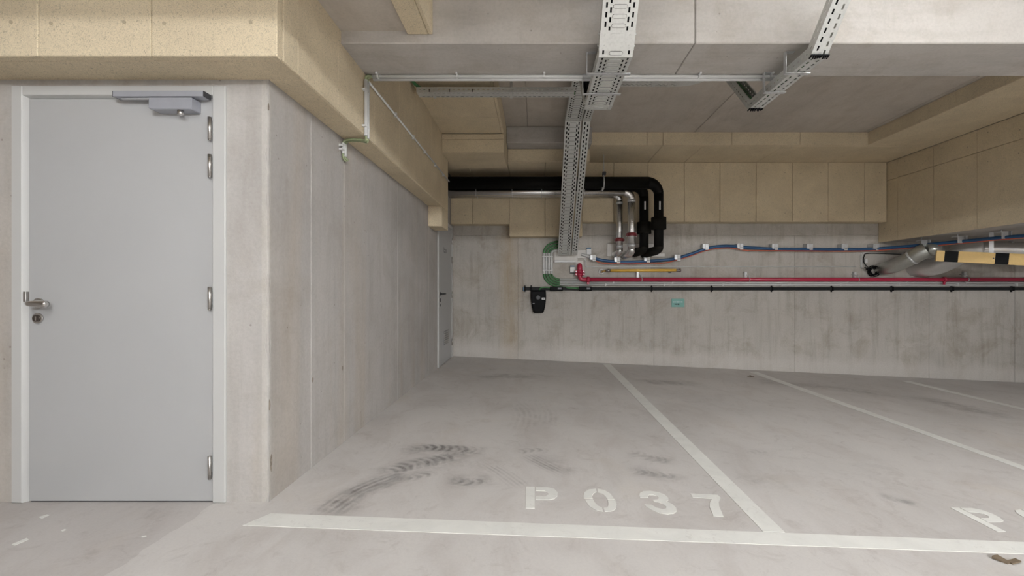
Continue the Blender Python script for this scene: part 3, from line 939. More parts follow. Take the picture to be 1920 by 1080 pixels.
for pts_, w_, d_ in (([(735, 850), (800, 842), (920, 848)], 0.14, 1.2), ([(700, 900), (780, 875), (880, 855)], 0.16, 1.2), ([(830, 905), (930, 898)], 0.12, 0.9),
                     ([(600, 975), (690, 915), (760, 890)], 0.14, 1.0), ([(1170, 880), (1300, 900)], 0.12, 0.9), ([(1170, 850), (1270, 866)], 0.10, 0.8),
                     ([(860, 708), (960, 704), (1060, 708)], 0.22, 0.7), ([(1180, 714), (1260, 717), (1330, 722)], 0.22, 0.7), ([(1400, 712), (1560, 728), (1700, 745)], 0.25, 1.0),
                     ([(1000, 850), (1080, 890)], 0.14, 0.7), ([(1380, 900), (1480, 905)], 0.12, 0.7), ([(1640, 925), (1730, 950)], 0.06, 1.0), ([(1700, 740), (1920, 790)], 0.25, 1.0)):
    tyre(pts_, w_, None, dens=d_)
# paint splashes left of the door line
for (poly) in ([(22, 1021), (50, 1009), (54, 1012), (28, 1023)], [(72, 970), (88, 965), (93, 966), (78, 973)], [(114, 995), (122, 992), (124, 994), (117, 997)], [(265, 1006), (274, 1004), (275, 1006), (267, 1008)]):
    MB().prism([floor_at(*p) + Vector((0, 0, 0.0015)) for p in poly], (0, 0, -0.0013)).build('paint_splash', M['paint'], floor)
# dead leaf and little stones on the floor
for (px, py, lab) in ((1408, 706, 'small dry leaf near the foot of the back wall'), (1890, 1056, 'small dark crumb of dirt on the floor at the lower right')):
    c = floor_at(px, py)
    mb = MB()
    for k in range(4):
        a = random.uniform(0, 6.28); q = c + Vector((math.cos(a)*0.03, math.sin(a)*0.02, 0.006))
        mb.obox(q, (math.cos(a), math.sin(a), 0.1), (-math.sin(a), math.cos(a), 0), (0, 0, 1), (0.05, 0.022, 0.006))
    tag(mb.build('debris', simple('debris_brown', (0.16, 0.12, 0.08), 0.9)), lab, 'debris')

# ================================================================== CABLE TRAYS
def tray_section(P, Q, across, w, h, parent, name='tray_section', ribs=True, pitch=0.046, sw=0.0105, sl=0.026, rw=0.0085):
    """perforated U-profile from P to Q (points on the underside centre line)"""
    P, Q, across = Vector(P), Vector(Q), Vector(across).normalized()
    d = (Q - P); L = d.length; d.normalize()
    up = across.cross(d)
    if up.dot(Vector((0, 0, 1))) < 0: up = -up
    mb = MB()
    def pt(u, v, hh): return P + across*u + d*v + up*hh
    def strip_(u0, u1, h0, h1, slots):
        if not slots:
            mb.quad([pt(u0, 0, h0), pt(u1, 0, h1), pt(u1, L, h1), pt(u0, L, h0)])
            return
        ph, sln = slots
        v = 0.0
        k = 0
        c = ph
        while c + sln < L:
            mb.quad([pt(u0, v, h0), pt(u1, v, h1), pt(u1, c, h1), pt(u0, c, h0)])
            v = c + sln
            c += pitch
        mb.quad([pt(u0, v, h0), pt(u1, v, h1), pt(u1, L, h1), pt(u0, L, h0)])
    hw = w/2
    if w > 0.14:
        cols = [(-hw, -hw+0.018, None), (-hw+0.018, -hw+0.018+sw, (0.010, sl)), (-hw+0.018+sw, -hw+0.042, None), (-hw+0.042, -hw+0.042+sw, (0.034, 0.026)),
                (-hw+0.042+sw, hw-0.042-sw, None), (hw-0.042-sw, hw-0.042, (0.010 + pitch/2, sl)), (hw-0.042, hw-0.018-sw, None), (hw-0.018-sw, hw-0.018, (0.010, sl)), (hw-0.018, hw, None)]
    else:
        cols = [(-hw, -hw+0.020, None), (-hw+0.020, -hw+0.020+sw, (0.010, sl)), (-hw+0.020+sw, hw-0.020-sw, None), (hw-0.020-sw, hw-0.020, (0.010 + pitch/2, sl)), (hw-0.020, hw, None)]
    for (a, b, s_) in cols: strip_(a, b, 0, 0, s_)
    for sgn in (-1, 1):
        # profile runs flange, left side down, bottom, right side up, flange: all faces wound alike
        for (ua, ub, ha, hb, sl_) in ((hw, hw, 0, h*0.42, None), (hw, hw, h*0.42, h*0.42 + 0.007, (0.02, 0.018)), (hw, hw, h*0.42 + 0.007, h, None), (hw, hw - 0.009, h, h, None)):
            if sgn > 0: strip_(ua, ub, ha, hb, sl_)
            else: strip_(-ub, -ua, hb, ha, sl_)
    bmesh.ops.remove_doubles(mb.bm, verts=mb.bm.verts[:], dist=1e-5)
    sec = mb.build(name, M['tray'], parent, solid=0.0014, fix=False)
    if ribs and w > 0.14:
        rb_ = MB()
        v = 0.03
        rl = w*0.155
        while v < L - 0.02:
            pts = []
            for i in range(5):
                a = -math.pi/2 + math.pi*i/4
                pts.append(pt(rl + rw*math.cos(a), v + rw*math.sin(a), -0.0008))
            for i in range(5):
                a = math.pi/2 + math.pi*i/4
                pts.append(pt(-rl + rw*math.cos(a), v + rw*math.sin(a), -0.0008))
            op = []
            rg = rw + 0.0022
            for i in range(5):
                a = -math.pi/2 + math.pi*i/4
                op.append(pt(rl + rg*math.cos(a), v + rg*math.sin(a), -0.0006))
            for i in range(5):
                a = math.pi/2 + math.pi*i/4
                op.append(pt(-rl + rg*math.cos(a), v + rg*math.sin(a), -0.0006))
            rb_.prism(op, up*-0.0008, mi=1)
            rb_.prism(pts, up*-0.005)
            v += pitch
        tag(rb_.build('embossed_ribs', [M['tray'], M['slot']], sec), kind='stuff')
    return sec
def tray_cables(name, path, offs, r, mat, label, group=None):
    for i, (ou, oh) in enumerate(offs):
        pts = fillet([Vector(p) + Vector((ou, 0, oh)) for p in path], 0.05)
        o = MB().tube(pts, r, 8).build(name, mat)
        tag(o, label[i], 'cable', group)

ZT = 2.42            # underside below the beam
ZH = 3.13            # underside at high level
XT = 0.468
t1 = empty('cable_tray', 'wide perforated steel cable tray dipping under the beam and falling to the back wall', 'cable tray', 'perforated cable trays', loc=(XT, 3.0, ZT))
tp = [(XT, -2.0, 3.12), (XT, 2.11, 3.12), (XT, 2.64, ZT), (XT, 3.41, ZT), (XT, 4.12, ZH), (XT, 5.55, ZH), (XT, 7.28, 1.63)]
BIG = dict(pitch=0.062, sw=0.014, sl=0.036, rw=0.0115)   # coarser perforation of the falling trays
for a, b in zip(tp[:-1], tp[1:]):
    tray_section(a, b, (1, 0, 0), 0.195, 0.058, t1, **(BIG if b[1] > 5 else {}))
def connector(c, d, w, h, parent, across=(1, 0, 0), L=0.10):
    d = Vector(d).normalized(); ax = Vector(across); up = ax.cross(d)
    if up.z < 0: up = -up
    mb = MB()
    mb.obox(Vector(c) - up*0.002, ax, d, up, (w + 0.005, L, 0.0015))
    for sgn in (-1, 1):
        mb.obox(Vector(c) + ax*sgn*(w/2 + 0.002) + up*h/2, ax, d, up, (0.0015, L, h))
        for q in (-0.3, 0.3):
            for zz in (0.3, 0.7):
                p = Vector(c) + ax*sgn*(w/2 + 0.003) + up*h*zz + d*L*q
                mb.tube([p, p + ax*sgn*0.006], 0.005, 6)
    for q in (-0.28, 0.28):
        for uu in (-0.36, 0.36):
            p = Vector(c) + ax*w*uu + d*L*q - up*0.002
            mb.tube([p, p - up*0.005], 0.005, 6)
    return mb.build('joint_plate', M['tray'], parent)
dseg = (Vector(tp[2]) - Vector(tp[1])).normalized()
connector(Vector(tp[2]) - dseg*0.085, dseg, 0.195, 0.05, t1)
connector((XT, 3.36, ZT), (0, 1, 0), 0.195, 0.05, t1, L=0.08)
connector((XT, 5.50, ZH), (0, 1, 0), 0.195, 0.05, t1, L=0.10)
keep(t1)
# narrow tray beside it
XN = 0.632
t2 = empty('cable_tray', 'narrow perforated steel cable tray right of the wide one, falling to the back wall', 'cable tray', 'perforated cable trays', loc=(XN, 6.4, 2.4))
np_ = [(XN, 4.9, ZH), (XN, 5.55, ZH), (XN, 7.28, 1.63)]
for a, b in zip(np_[:-1], np_[1:]):
    tray_section(a, b, (1, 0, 0), 0.09, 0.058, t2, **BIG)
connector((XN, 5.50, ZH), (0, 1, 0), 0.09, 0.05, t2)
keep(t2)
# right tray dipping under the beam
XQ = 1.645
t3 = empty('cable_tray', 'narrow perforated steel cable tray dipping in a V under the beam at the right', 'cable tray', 'perforated cable trays', loc=(XQ, 3.0, ZT))
qp = [(XQ, -2.0, 3.12), (XQ, 1.94, 3.12), (XQ, 2.64, ZT), (XQ, 3.41, ZT), (XQ, 4.12, ZH), (XQ, 4.32, ZH)]
for a, b in zip(qp[:-1], qp[1:]):
    tray_section(a, b, (1, 0, 0), 0.095, 0.062, t3)
for p, d in (((XQ, 2.63, ZT + 0.005), (0, 1, 0)), ((XQ, 3.39, ZT), (0, 1, 0))):
    mb = MB()   # black edge guard and cable ties at the mitred corner
    for i in range(9):
        x = p[0] - 0.048 + 0.012*i
        mb.tube([(x, p[1] - 0.012, p[2] - 0.004), (x + random.uniform(-.006, .006), p[1] + 0.014, p[2] - 0.006 - random.uniform(0, .008))], 0.0045, 6)
    mb.box((p[0] - 0.05, p[1] - 0.006, p[2] - 0.004), (p[0] + 0.05, p[1] + 0.006, p[2] + 0.002))
    mb.build('edge_guard', M['black'], t3)
keep(t3)
# cross tray along X behind the beam (left part) and its right part with a curved end
YX, ZX = 4.31, 2.92
t4 = empty('cable_tray', 'cross cable tray hung behind the beam from the side casing to the wide tray', 'cable tray', 'perforated cable trays', loc=(-0.4, YX, ZX))
tray_section((-1.108, YX, ZX), (XT - 0.10, YX, ZX), (0, 1, 0), 0.12, 0.046, t4, ribs=False)
for px, zt_ in ((813, 3.02), (958, ZC)):
    x = (px - CX) / F * YX
    MB().box((x - 0.012, YX + 0.062, ZX - 0.004), (x + 0.012, YX + 0.067, zt_)).box((x - 0.012, YX - 0.064, ZX - 0.006), (x + 0.012, YX + 0.067, ZX - 0.003)).build('hanger', M['tray'], t4)
for px in (805, 843, 886):
    x = (px - CX) / F * (YX - 0.06)
    MB().box((x - 0.003, YX - 0.0625, ZX - 0.001), (x + 0.003, YX - 0.0608, ZX + 0.028)).build('cut_mark', M['black'], t4)
keep(t4)
t5 = empty('cable_tray', 'short cross cable tray with a curved end under the ceiling right of the wide tray', 'cable tray', 'perforated cable trays', loc=(1.0, 4.6, 3.13))
tray_section((XT + 0.10, 4.575, 3.15), (1.45, 4.575, 3.15), (0, 1, 0), 0.15, 0.05, t5, ribs=False)
cv = MB()
cc = Vector((1.45, 4.36, 3.15))
N_ = 10
for i in range(N_):
    a0_, a1_ = math.pi/2*(1 - i/N_), math.pi/2*(1 - (i+1)/N_)
    def pc(a, r, hh): return cc + Vector((math.cos(a)*r, math.sin(a)*r, hh))
    cv.quad([pc(a0_, 0.14, 0), pc(a0_, 0.29, 0), pc(a1_, 0.29, 0), pc(a1_, 0.14, 0)])
    cv.quad([pc(a0_, 0.29, 0), pc(a0_, 0.29, 0.05), pc(a1_, 0.29, 0.05), pc(a1_, 0.29, 0)])
    cv.quad([pc(a0_, 0.14, 0), pc(a0_, 0.14, 0.05), pc(a1_, 0.14, 0.05), pc(a1_, 0.14, 0)])
bmesh.ops.remove_doubles(cv.bm, verts=cv.bm.verts[:], dist=1e-5)
cv.build('curved_end', M['tray'], t5, solid=0.0014)
connector((1.2, 4.575, 3.15), (1, 0, 0), 0.15, 0.05, t5, across=(0, 1, 0), L=0.05)
connector((1.36, 4.575, 3.15), (1, 0, 0), 0.15, 0.05, t5, across=(0, 1, 0), L=0.04)
keep(t5)
# tray brackets under the beam
def bracket(x0, x1, y, left, label):
    t = MB()
    W_, T_ = 0.028, 0.004
    zb = ZT - 0.005
    t.box((x0, y - W_/2, zb - T_), (x1, y + W_/2, zb))
    xs = x0 if left else x1
    t.box((xs - T_/2, y - W_/2, zb - T_), (xs + T_/2, y + W_/2, BZ - 0.0005))
    t.box((xs - (0.0 if left else 0.055), y - W_/2, BZ - T_), (xs + (0.055 if left else 0.0), y + W_/2, BZ - 0.0005))
    o = t.build('tray_bracket', M['zinc'])
    return tag(o, label, 'bracket', 'cable tray brackets under the beam')
bracket(XT - 0.145, XT + 0.125, 2.835, True, 'steel bracket under the wide tray at the front of the beam')
bracket(XT - 0.14, XT + 0.12, 3.125, True, 'steel bracket under the wide tray at the back of the beam')
bracket(XQ - 0.09, XQ + 0.06, 2.83, True, 'steel bracket at the front of the V-shaped right tray')
bracket(XQ - 0.085, XQ + 0.06, 3.10, True, 'steel bracket at the back of the V-shaped right tray')
# cables in the trays; black fill of the wide one added to darken its slots
_ord = ['first', 'second', 'third', 'fourth', 'fifth', 'sixth', 'seventh']
tray_cables('tray_cable', [(p[0], p[1], p[2]) for p in tp[:-1]] + [(XT, 7.25, 1.68)], [(-0.078 + 0.026*i, 0.027) for i in range(7)], 0.0126, M['black'],
            ['black cable lying in the wide cable tray, %s from the left' % o_ for o_ in _ord], 'cables in the wide tray')
tray_cables('tray_cable', qp, [(-0.020, 0.030)], 0.0155, M['black'], ['black cable in the V-shaped tray at the right'])
tray_cables('tray_cable', qp, [(0.014, 0.029)], 0.014, M['green'], ['green cable in the V-shaped tray at the right'])
tray_cables('tray_cable', [(np_[0][0], np_[0][1], np_[0][2]), np_[1], (XN, 7.25, 1.68)], [(-0.016, 0.028), (0.016, 0.028)], 0.0145, M['black'], ['left black cable in the narrow tray falling to the back wall', 'right black cable in the narrow tray falling to the back wall'])
tray_cables('tray_cable', [at(766, 140, 4.18), at(772, 154, 4.22), at(783, 164, YX), (XO + 0.14, YX, ZX + 0.020), (XT - 0.1, YX, ZX + 0.020)], [(0.012, 0)], 0.015, M['green'], ['green cable entering the cross tray at the side casing'])

# ================================================================== CONDUITS ON BEAM AND CASING
zc_, yc_ = BZ - 0.012, 3.155
xa, xb = at(701, 140, yc_).x, at(1452, 140, yc_).x
for k, (dy, dz_, lab) in enumerate(((-0.012, -0.001, 'front grey conduit along the bottom edge of the beam'), (0.010, -0.012, 'rear grey conduit along the bottom edge of the beam'))):
    c = empty('conduit', lab, 'conduit', 'conduits on the beam', loc=(xa, yc_, zc_))
    MB().tube([(xa, yc_ - 0.02 + dy, zc_ + dz_), (xb, yc_ - 0.02 + dy, zc_ + dz_)], 0.011, 12).build('pipe', M['conduit'], c)
    if k == 0:
        for px in (712, 859, 1020, 1307, 1440):
            x = at(px, 134, yc_).x
            MB().box((x - 0.007, yc_ - 0.075, BZ - 0.012), (x + 0.007, yc_ + 0.002, BZ - 0.0005), 0.002).box((x - 0.006, yc_ - 0.05, zc_ - 0.014), (x + 0.006, yc_ + 0.0, zc_ + 0.012)).build('pipe_clip', M['conduit'], c)
    keep(c)
# vertical pair on the casing
xv = XO + 0.014
for k, (dy, top, bot, lab) in enumerate(((3.09, 2.495, 2.115, 'left vertical grey conduit on the side casing'), (3.12, 2.49, 2.105, 'right vertical grey conduit on the side casing'))):
    c = empty('conduit', lab, 'conduit', 'vertical conduits on the side casing', loc=(xv, dy, bot))
    MB().tube([(xv, dy, bot), (xv, dy, top)], 0.0125, 12).build('pipe', M['conduit'], c)
    if k == 0:
        for z in (2.42, 2.175):
            MB().box((XO, dy - 0.04, z - 0.006), (XO + 0.024, dy + 0.05, z + 0.006), 0.002).build('pipe_clip', M['conduit'], c)
    keep(c)
# green cables joining them
for k in range(2):
    z_ = 2.49
    y_ = 3.09 + 0.03*k
    o = MB().tube(smooth_path([(xv, y_, z_), (xv + 0.004, y_, z_ + 0.03), (xv + 0.03, yc_ - 0.02 - 0.01*(1-k), zc_ + 0.0), (xa + 0.01, yc_ - 0.02 + (-0.012, 0.010)[k], zc_ - (0.001, 0.012)[k])], 6), 0.008, 8).build('cable', M['green_pale'])
    tag(o, ['front pale green cable bending from beam to casing', 'rear pale green cable bending from beam to casing'][k], 'cable')
    o = MB().tube(smooth_path([(xv, y_, 2.112), (xv - 0.004, y_ + 0.005, 2.085), (xv - 0.05, y_ + 0.03, 2.098), (WX + 0.06, y_ + 0.05, 2.108), (WX + 0.016, y_ + 0.055, 2.085), (WX + 0.015, y_ + 0.06, 1.985 + 0.012*k), (WX + 0.03, y_ + 0.075, 1.965 + 0.012*k)], 6), 0.008, 8).build('cable', M['green_pale'])
    tag(o, ['left pale green cable looping below the casing', 'right pale green cable looping below the casing'][k], 'cable')
    c = empty('conduit', ['left short conduit stub on the side wall below the casing', 'right short conduit stub on the side wall below the casing'][k], 'conduit', loc=(WX, y_ + 0.058, 2.0))
    MB().tube([(WX + 0.015, y_ + 0.058, 2.085), (WX + 0.015, y_ + 0.058, 2.012 - 0.012*k)], 0.0115, 12).build('pipe', M['conduit'], c)
    if k == 0:
        for z in (2.062, 2.035):
            MB().box((WX, y_ + 0.02, z - 0.006), (WX + 0.025, y_ + 0.05, z + 0.006), 0.001).build('pipe_clip', M['white'], c)
    keep(c)
o = empty('conduit', 'thin grey conduit running away along the side casing', 'conduit', loc=(xv, 3.2, 2.5))
MB().tube([(xv, 3.14, 2.505), (xv, 6.09, 2.525)], 0.0085, 10).build('pipe', M['conduit'], o)
for y in (3.75, 4.3, 4.75, 5.25, 5.7):
    MB().box((XO, y - 0.008, 2.497), (XO + 0.024, y + 0.008, 2.53)).build('pipe_clip', M['conduit'], o)
keep(o)
# cable loop from conduit end to the right tray
for k in range(2):
    o = MB().tube(smooth_path([(xb - 0.005, yc_ - 0.02, zc_ - 0.004 - 0.008*k), (xb + 0.03, yc_ - 0.01, zc_ - 0.02 - 0.01*k), (xb + 0.04 + 0.02*k, yc_ + 0.005, zc_ - 0.055), (XQ - 0.05, yc_ + 0.03, ZT + 0.045)], 6), 0.006, 8).build('cable', M['green_pale'])
    tag(o, ['front pale green cable dropping into the right tray', 'rear pale green cable dropping into the right tray'][k], 'cable')

# ================================================================== PIPES AT THE BACK
def zz(py, Y): return H + (CY - py) / F * Y
def xx(px, Y): return (px - CX) / F * Y
def bigpipe(name, label, px_down, Y, z_h, r, mat, py_bot, group, rv=None, x_start=WX + 0.003):
    e = empty(name, label, 'pipe', group, loc=(xx(px_down, Y), Y, z_h))
    xd = xx(px_down, Y)
    rv = rv or r
    bend = r*1.9
    zb = zz(py_bot, Y)
    MB().tube([(x_start, Y, z_h), (xd - bend, Y, z_h)], r, 20).build('horizontal_pipe', mat, e)
    pts = [(xd - bend*(1 - math.sin(a)), Y, z_h - bend*(1 - math.cos(a))) for a in [i*math.pi/2/10 for i in range(11)]]
    MB().tube(pts, [r + (rv - r)*i/10 for i in range(11)], 20).build('elbow', mat, e)
    MB().tube([(xd, Y, z_h - bend), (xd, Y, zb + rv*1.2)], rv, 20).build('riser', mat, e)
    return e, xd, zb, rv
YK1, YK2 = 7.06, 6.86
zk = zz(345.5, 6.95)
zfo = zz(362.5, 7.0)
# black pipes
for (px, Y, by, col_y, lab, dxp) in ((1207.5, YK1, 474, (417, 438), 'left black insulated pipe with a wide sleeve, turning down to the back wall', -0.06),
                                 (1235, YK2, 474, (408, 430), 'right black insulated pipe with a wide sleeve, turning down to the back wall', -0.07)):
    e, xd, zb, rv = bigpipe('insulated_pipe', lab, px, Y, zk, 0.09, M['rubber'], by, 'black insulated pipes', 0.070)
    MB().tube([(xd, Y, zz(col_y[1], Y)), (xd, Y, zz(col_y[0], Y))], 0.112, 22).build('sleeve', M['rubber2'], e)
    MB().tube(smooth_path([(xd, Y, zb + rv*1.2), (xd - 0.005, Y, zb + rv*0.9), (xd + dxp*0.5, Y + 0.05, zb + rv*0.5), (xd + dxp, Y + 0.16, zb + rv*0.4), (xd + dxp*1.2, YB - 0.001, zb + rv*0.4)], 5), rv*0.98, 18).build('wall_elbow', M['rubber2'], e)
    # white flow label
    zl = zz(387, Y)
    MB().box((xd - 0.012, Y - rv - 0.002, zl - 0.06), (xd + 0.012, Y - rv + 0.012, zl + 0.065), 0.002).build('flow_label', M['white'], e)
    keep(e)
# foil pipes
for (px, Y, cy_, r_, lab) in ((1161.5, 7.11, 450, 0.052, 'left foil-wrapped pipe with maroon clamp on the back wall'),
                              (1184, 6.93, 440, 0.058, 'right foil-wrapped pipe with maroon clamp on the back wall')):
    e, xd, zb, rv = bigpipe('foil_pipe', lab, px, Y, zfo, r_, M['foil'], 476, 'foil wrapped pipes')
    MB().tube(smooth_path([(xd, Y, zb + rv*1.2), (xd, Y + 0.005, zb + rv*0.85), (xd - 0.01, Y + 0.04, zb + rv*0.35), (xd - 0.02, Y + 0.12, zb + rv*0.2), (xd - 0.025, YB - 0.001, zb + rv*0.2)], 5), rv, 18).build('wall_elbow', M['foil'], e)
    zc2 = zz(cy_, Y)
    mb = MB().tube([(xd, Y, zc2 - 0.022), (xd, Y, zc2 + 0.022)], rv + 0.012, 20)
    for sgn in (-1, 1):
        mb.box((xd + sgn*(rv + 0.008) - 0.018, Y - 0.015, zc2 - 0.02), (xd + sgn*(rv + 0.008) + 0.018, Y + 0.015, zc2 + 0.02), 0.004)
    cl = mb.build('pipe_clamp', M['maroon'], e)
    for sgn in (-1, 1):
        MB().tube([(xd + sgn*(rv + 0.02), Y, zc2 - 0.034), (xd + sgn*(rv + 0.02), Y, zc2 + 0.034)], 0.006, 8).build('bolt', M['zinc'], cl)
    for z in (zfo - 0.13, zb + rv*2.2):
        MB().tube([(xd, Y, z - 0.018), (xd, Y, z + 0.018)], rv + 0.0015, 20).build('foil_tape', M['zinc'], e)
    for x in (-0.9, -0.35, 0.1, 0.75):
        MB().tube([(x, Y, zfo), (x + 0.006, Y, zfo)], r_ + 0.0012, 20).build('foil_tape', M['zinc'], e)
    keep(e)
tag(MB().box((xx(1138, YB - 0.01), YB - 0.018, zz(481, YB)), (xx(1225, YB), YB - 0.001, zz(457.5, YB)), 0.003).box((xx(1225, YB) - 0.01, YB - 0.016, zz(481, YB)), (xx(1246, YB), YB - 0.001, zz(475.5, YB)), 0.002).build('sealing_board', M['white_plate']),
    'white fire-sealing board on the wall behind the four bent pipes', 'wall plate')
# pipe hanger at the black pipe
e = empty('pipe_hanger', 'steel hook hanging from the soffit around the black pipe', 'hanger', loc=(xx(1133, 6.86), 6.86, zk))
xh = xx(1133, 6.75)
MB().tube([(xh, 6.8, zk + 0.09), (xh, 6.8, 3.10)], 0.006, 8).build('rod', M['zinc'], e)
MB().box((xh - 0.02, 6.77, zk + 0.10), (xh + 0.03, 6.83, zk + 0.15), 0.004).build('nut', M['dark'], e)
MB().torus((xh, YK2, zk), (1, 0, 0), 0.098, 0.010, 28, 8).build('ring', M['zinc'], e)
MB().box((xh - 0.03, YK2 - 0.09, zk - 0.14), (xh - 0.018, YK2 - 0.07, zk - 0.09)).build('strap', M['zinc'], e)
keep(e)

# ================================================================== BACK WALL SERVICES
YW = YB - 0.02
# four conduits: grey verticals, green bends
vx = [1019.6, 1024.4, 1029.3, 1034.2]
hy = [None, 533.4, 528.9, 524.3]
topend = [(1047, 453), (1047, 458.5), (1047, 464), (1047, 468.5)]
ordn = ['outermost', 'second', 'third', 'innermost']
for i in range(4):
    e = empty('bent_conduit', '%s of the four grey conduits bending with green sleeves beside the tray' % ordn[i], 'conduit', 'bent conduits at the back wall', loc=at(vx[i], 513, YW))
    MB().tube([at(vx[i], 513.5, YW), at(vx[i], 474.5 if i < 3 else 476, YW)], 0.0185, 12).build('vertical_pipe', M['conduit'], e)
    tx, ty = topend[i]
    a = at(vx[i], 475, YW); b = at(tx, ty, YW - 0.03)
    pts = []
    for k in range(9):
        t = math.pi/2*k/8
        pts.append(Vector((b.x - (b.x - a.x)*math.cos(t), a.y + (b.y - a.y)*math.sin(t), a.z + (b.z - a.z)*math.sin(t))))
    MB().tube(pts, 0.016, 10).build('upper_bend', M['green'] if i < 3 else M['conduit'], e)
    a = at(vx[i], 513, YW)
    if i > 0:
        b = at(1052, hy[i], YW)
    else:
        b = at(1052, 538, YW)
    pts = []
    for k in range(9):
        t = math.pi/2*k/8
        pts.append(Vector((b.x - (b.x - a.x)*math.cos(t), b.y, a.z + (b.z - a.z)*math.sin(t))))
    if i == 0: pts += [at(1065, 539.5, YW - 0.02), at(1085, 540.5, YW - 0.03)]
    MB().tube(pts, 0.016, 10).build('lower_bend', M['green'] if i == 0 else M['green'], e)
    if i > 0:
        MB().tube([at(1049.5, hy[i], YW), at(2040, hy[i] + 1.6, YW)], 0.0175, 12).build('horizontal_pipe', M['conduit'], e)
        for px in range(1120 + 15*i, 2000, 110):
            c = at(px, hy[i] + 0.5, YW)
            MB().box((c.x - 0.012, YB - 0.042, c.z - 0.021), (c.x + 0.012, YB, c.z + 0.021), 0.003).build('pipe_clip', M['conduit'], e)
    for py in (481, 507):
        c = at(vx[i], py, YW)
        MB().box((c.x - 0.021, YB - 0.042, c.z - 0.010), (c.x + 0.021, YB, c.z + 0.010), 0.002).build('pipe_clip', M['white'], e)
    keep(e)
# black busbar rail
e = empty('busbar_rail', 'long black electrical rail running along the back wall', 'rail', loc=at(985, 541, YB))
rz = zz(541.3, YB)
MB().box((xx(985, YB), YB - 0.05, rz - 0.026), (xx(2040, YB), YB - 0.012, rz + 0.026), 0.004).build('rail_body', M['rail_black'], e)
MB().box((xx(981, YB), YB - 0.052, rz - 0.04), (xx(985.5, YB), YB - 0.01, rz + 0.03), 0.004).build('end_cap', M['blue_tab'], e)
for px in [984.5, 996] + [1221 + 112.2*i for i in range(8)]:
    x = xx(px, YB)
    mb = MB().box((x - 0.014, YB - 0.06, rz - 0.034), (x + 0.014, YB, rz + 0.034), 0.004)
    mb.box((x - 0.007, YB - 0.03, rz - 0.055), (x + 0.007, YB, rz + 0.055), 0.003)
    mb.build('rail_clip', M['black'], e)
for px, wd_ in ((1043, 24), (1096.5, 24)):
    x = xx(px, YB); hw = wd_/2/F*YB
    b = MB().box((x - hw, YB - 0.09, rz - 0.036), (x + hw, YB - 0.045, rz + 0.036), 0.008, 2).build('tap_off_box', M['black'], e)
    MB().box((x + hw*0.2, YB - 0.0915, rz - 0.012), (x + hw*0.75, YB - 0.0895, rz + 0.016)).build('box_label', simple('grey_print', (0.18, 0.18, 0.2), 0.5), b)
keep(e)
# charger
def cpx(p, Y): return at(970 + p[0]/13.5, 520 + p[1]/13.5, Y)
e = empty('car_charger', 'black wall charger for cars below the end of the black rail', 'charger', loc=at(1009, 587, YB))
out = [(345, 322), (718, 322), (728, 400), (731, 500), (722, 620), (702, 760), (670, 875), (640, 905), (430, 905), (398, 875), (366, 740), (345, 600), (337, 480), (338, 400)]
mb = MB()
f_ = [cpx(p, YB - 0.11) for p in out]
c0 = sum(f_, Vector()) / len(f_)
ring0 = [Vector((c0.x + (p.x - c0.x)*0.96, YB - 0.001, c0.z + (p.z - c0.z)*0.97)) for p in f_]
ring1 = [Vector((p.x, YB - 0.075, p.z)) for p in f_]
ring2 = [Vector((c0.x + (p.x - c0.x)*0.93, YB - 0.108, c0.z + (p.z - c0.z)*0.95)) for p in f_]
ring3 = [Vector((c0.x + (p.x - c0.x)*0.80, YB - 0.118, c0.z + (p.z - c0.z)*0.86)) for p in f_]
V = [[mb.bm.verts.new(p) for p in r] for r in (ring0, ring1, ring2, ring3)]
n = len(f_)
for a in range(3):
    for i in range(n):
        fc = mb.bm.faces.new((V[a][i], V[a][(i+1) % n], V[a+1][(i+1) % n], V[a+1][i])); fc.smooth = a > 0
mb.bm.faces.new(V[3]); mb.bm.faces.new(V[0][::-1])
mb.build('housing', M['black'], e)
rc = cpx((530, 512), YB - 0.12)
MB().torus((rc.x, YB - 0.119, rc.z), (0, 1, 0), 0.040, 0.006, 28, 8).build('light_ring', M['rail_black'], e)
MB().tube([(rc.x, YB - 0.117, rc.z), (rc.x, YB - 0.122, rc.z)], 0.032, 24).build('socket_flap', simple('charger_grey', (0.045, 0.045, 0.05), 0.4), e)
a, b = cpx((618, 566), YB - 0.118), cpx((702, 515), YB - 0.118)
lb = MB().box((a.x, YB - 0.121, a.z), (b.x, YB - 0.115, b.z)).build('white_sticker', M['white'], e)
MB().box((a.x + 0.012, YB - 0.1215, a.z + 0.008), (b.x - 0.012, YB - 0.1205, b.z - 0.010)).build('print_bar', simple('sticker_grey', (0.3, 0.3, 0.32), 0.5), lb)
a, b = cpx((385, 672), YB - 0.118), cpx((435, 655), YB - 0.118)
MB().box((a.x, YB - 0.1215, a.z), (b.x, YB - 0.112, b.z)).build('maker_mark', simple('sticker_grey2', (0.3, 0.3, 0.32), 0.5), e)
keep(e)
o = MB().tube(smooth_path([at(1031, 539.5, YB - 0.07), at(1022, 538.7, YB - 0.08), at(1014, 540, YB - 0.08), at(1011, 544.5, YB - 0.06)], 6), 0.011, 8).build('cable', M['green'])
tag(o, 'short green cable feeding the black wall charger', 'cable')
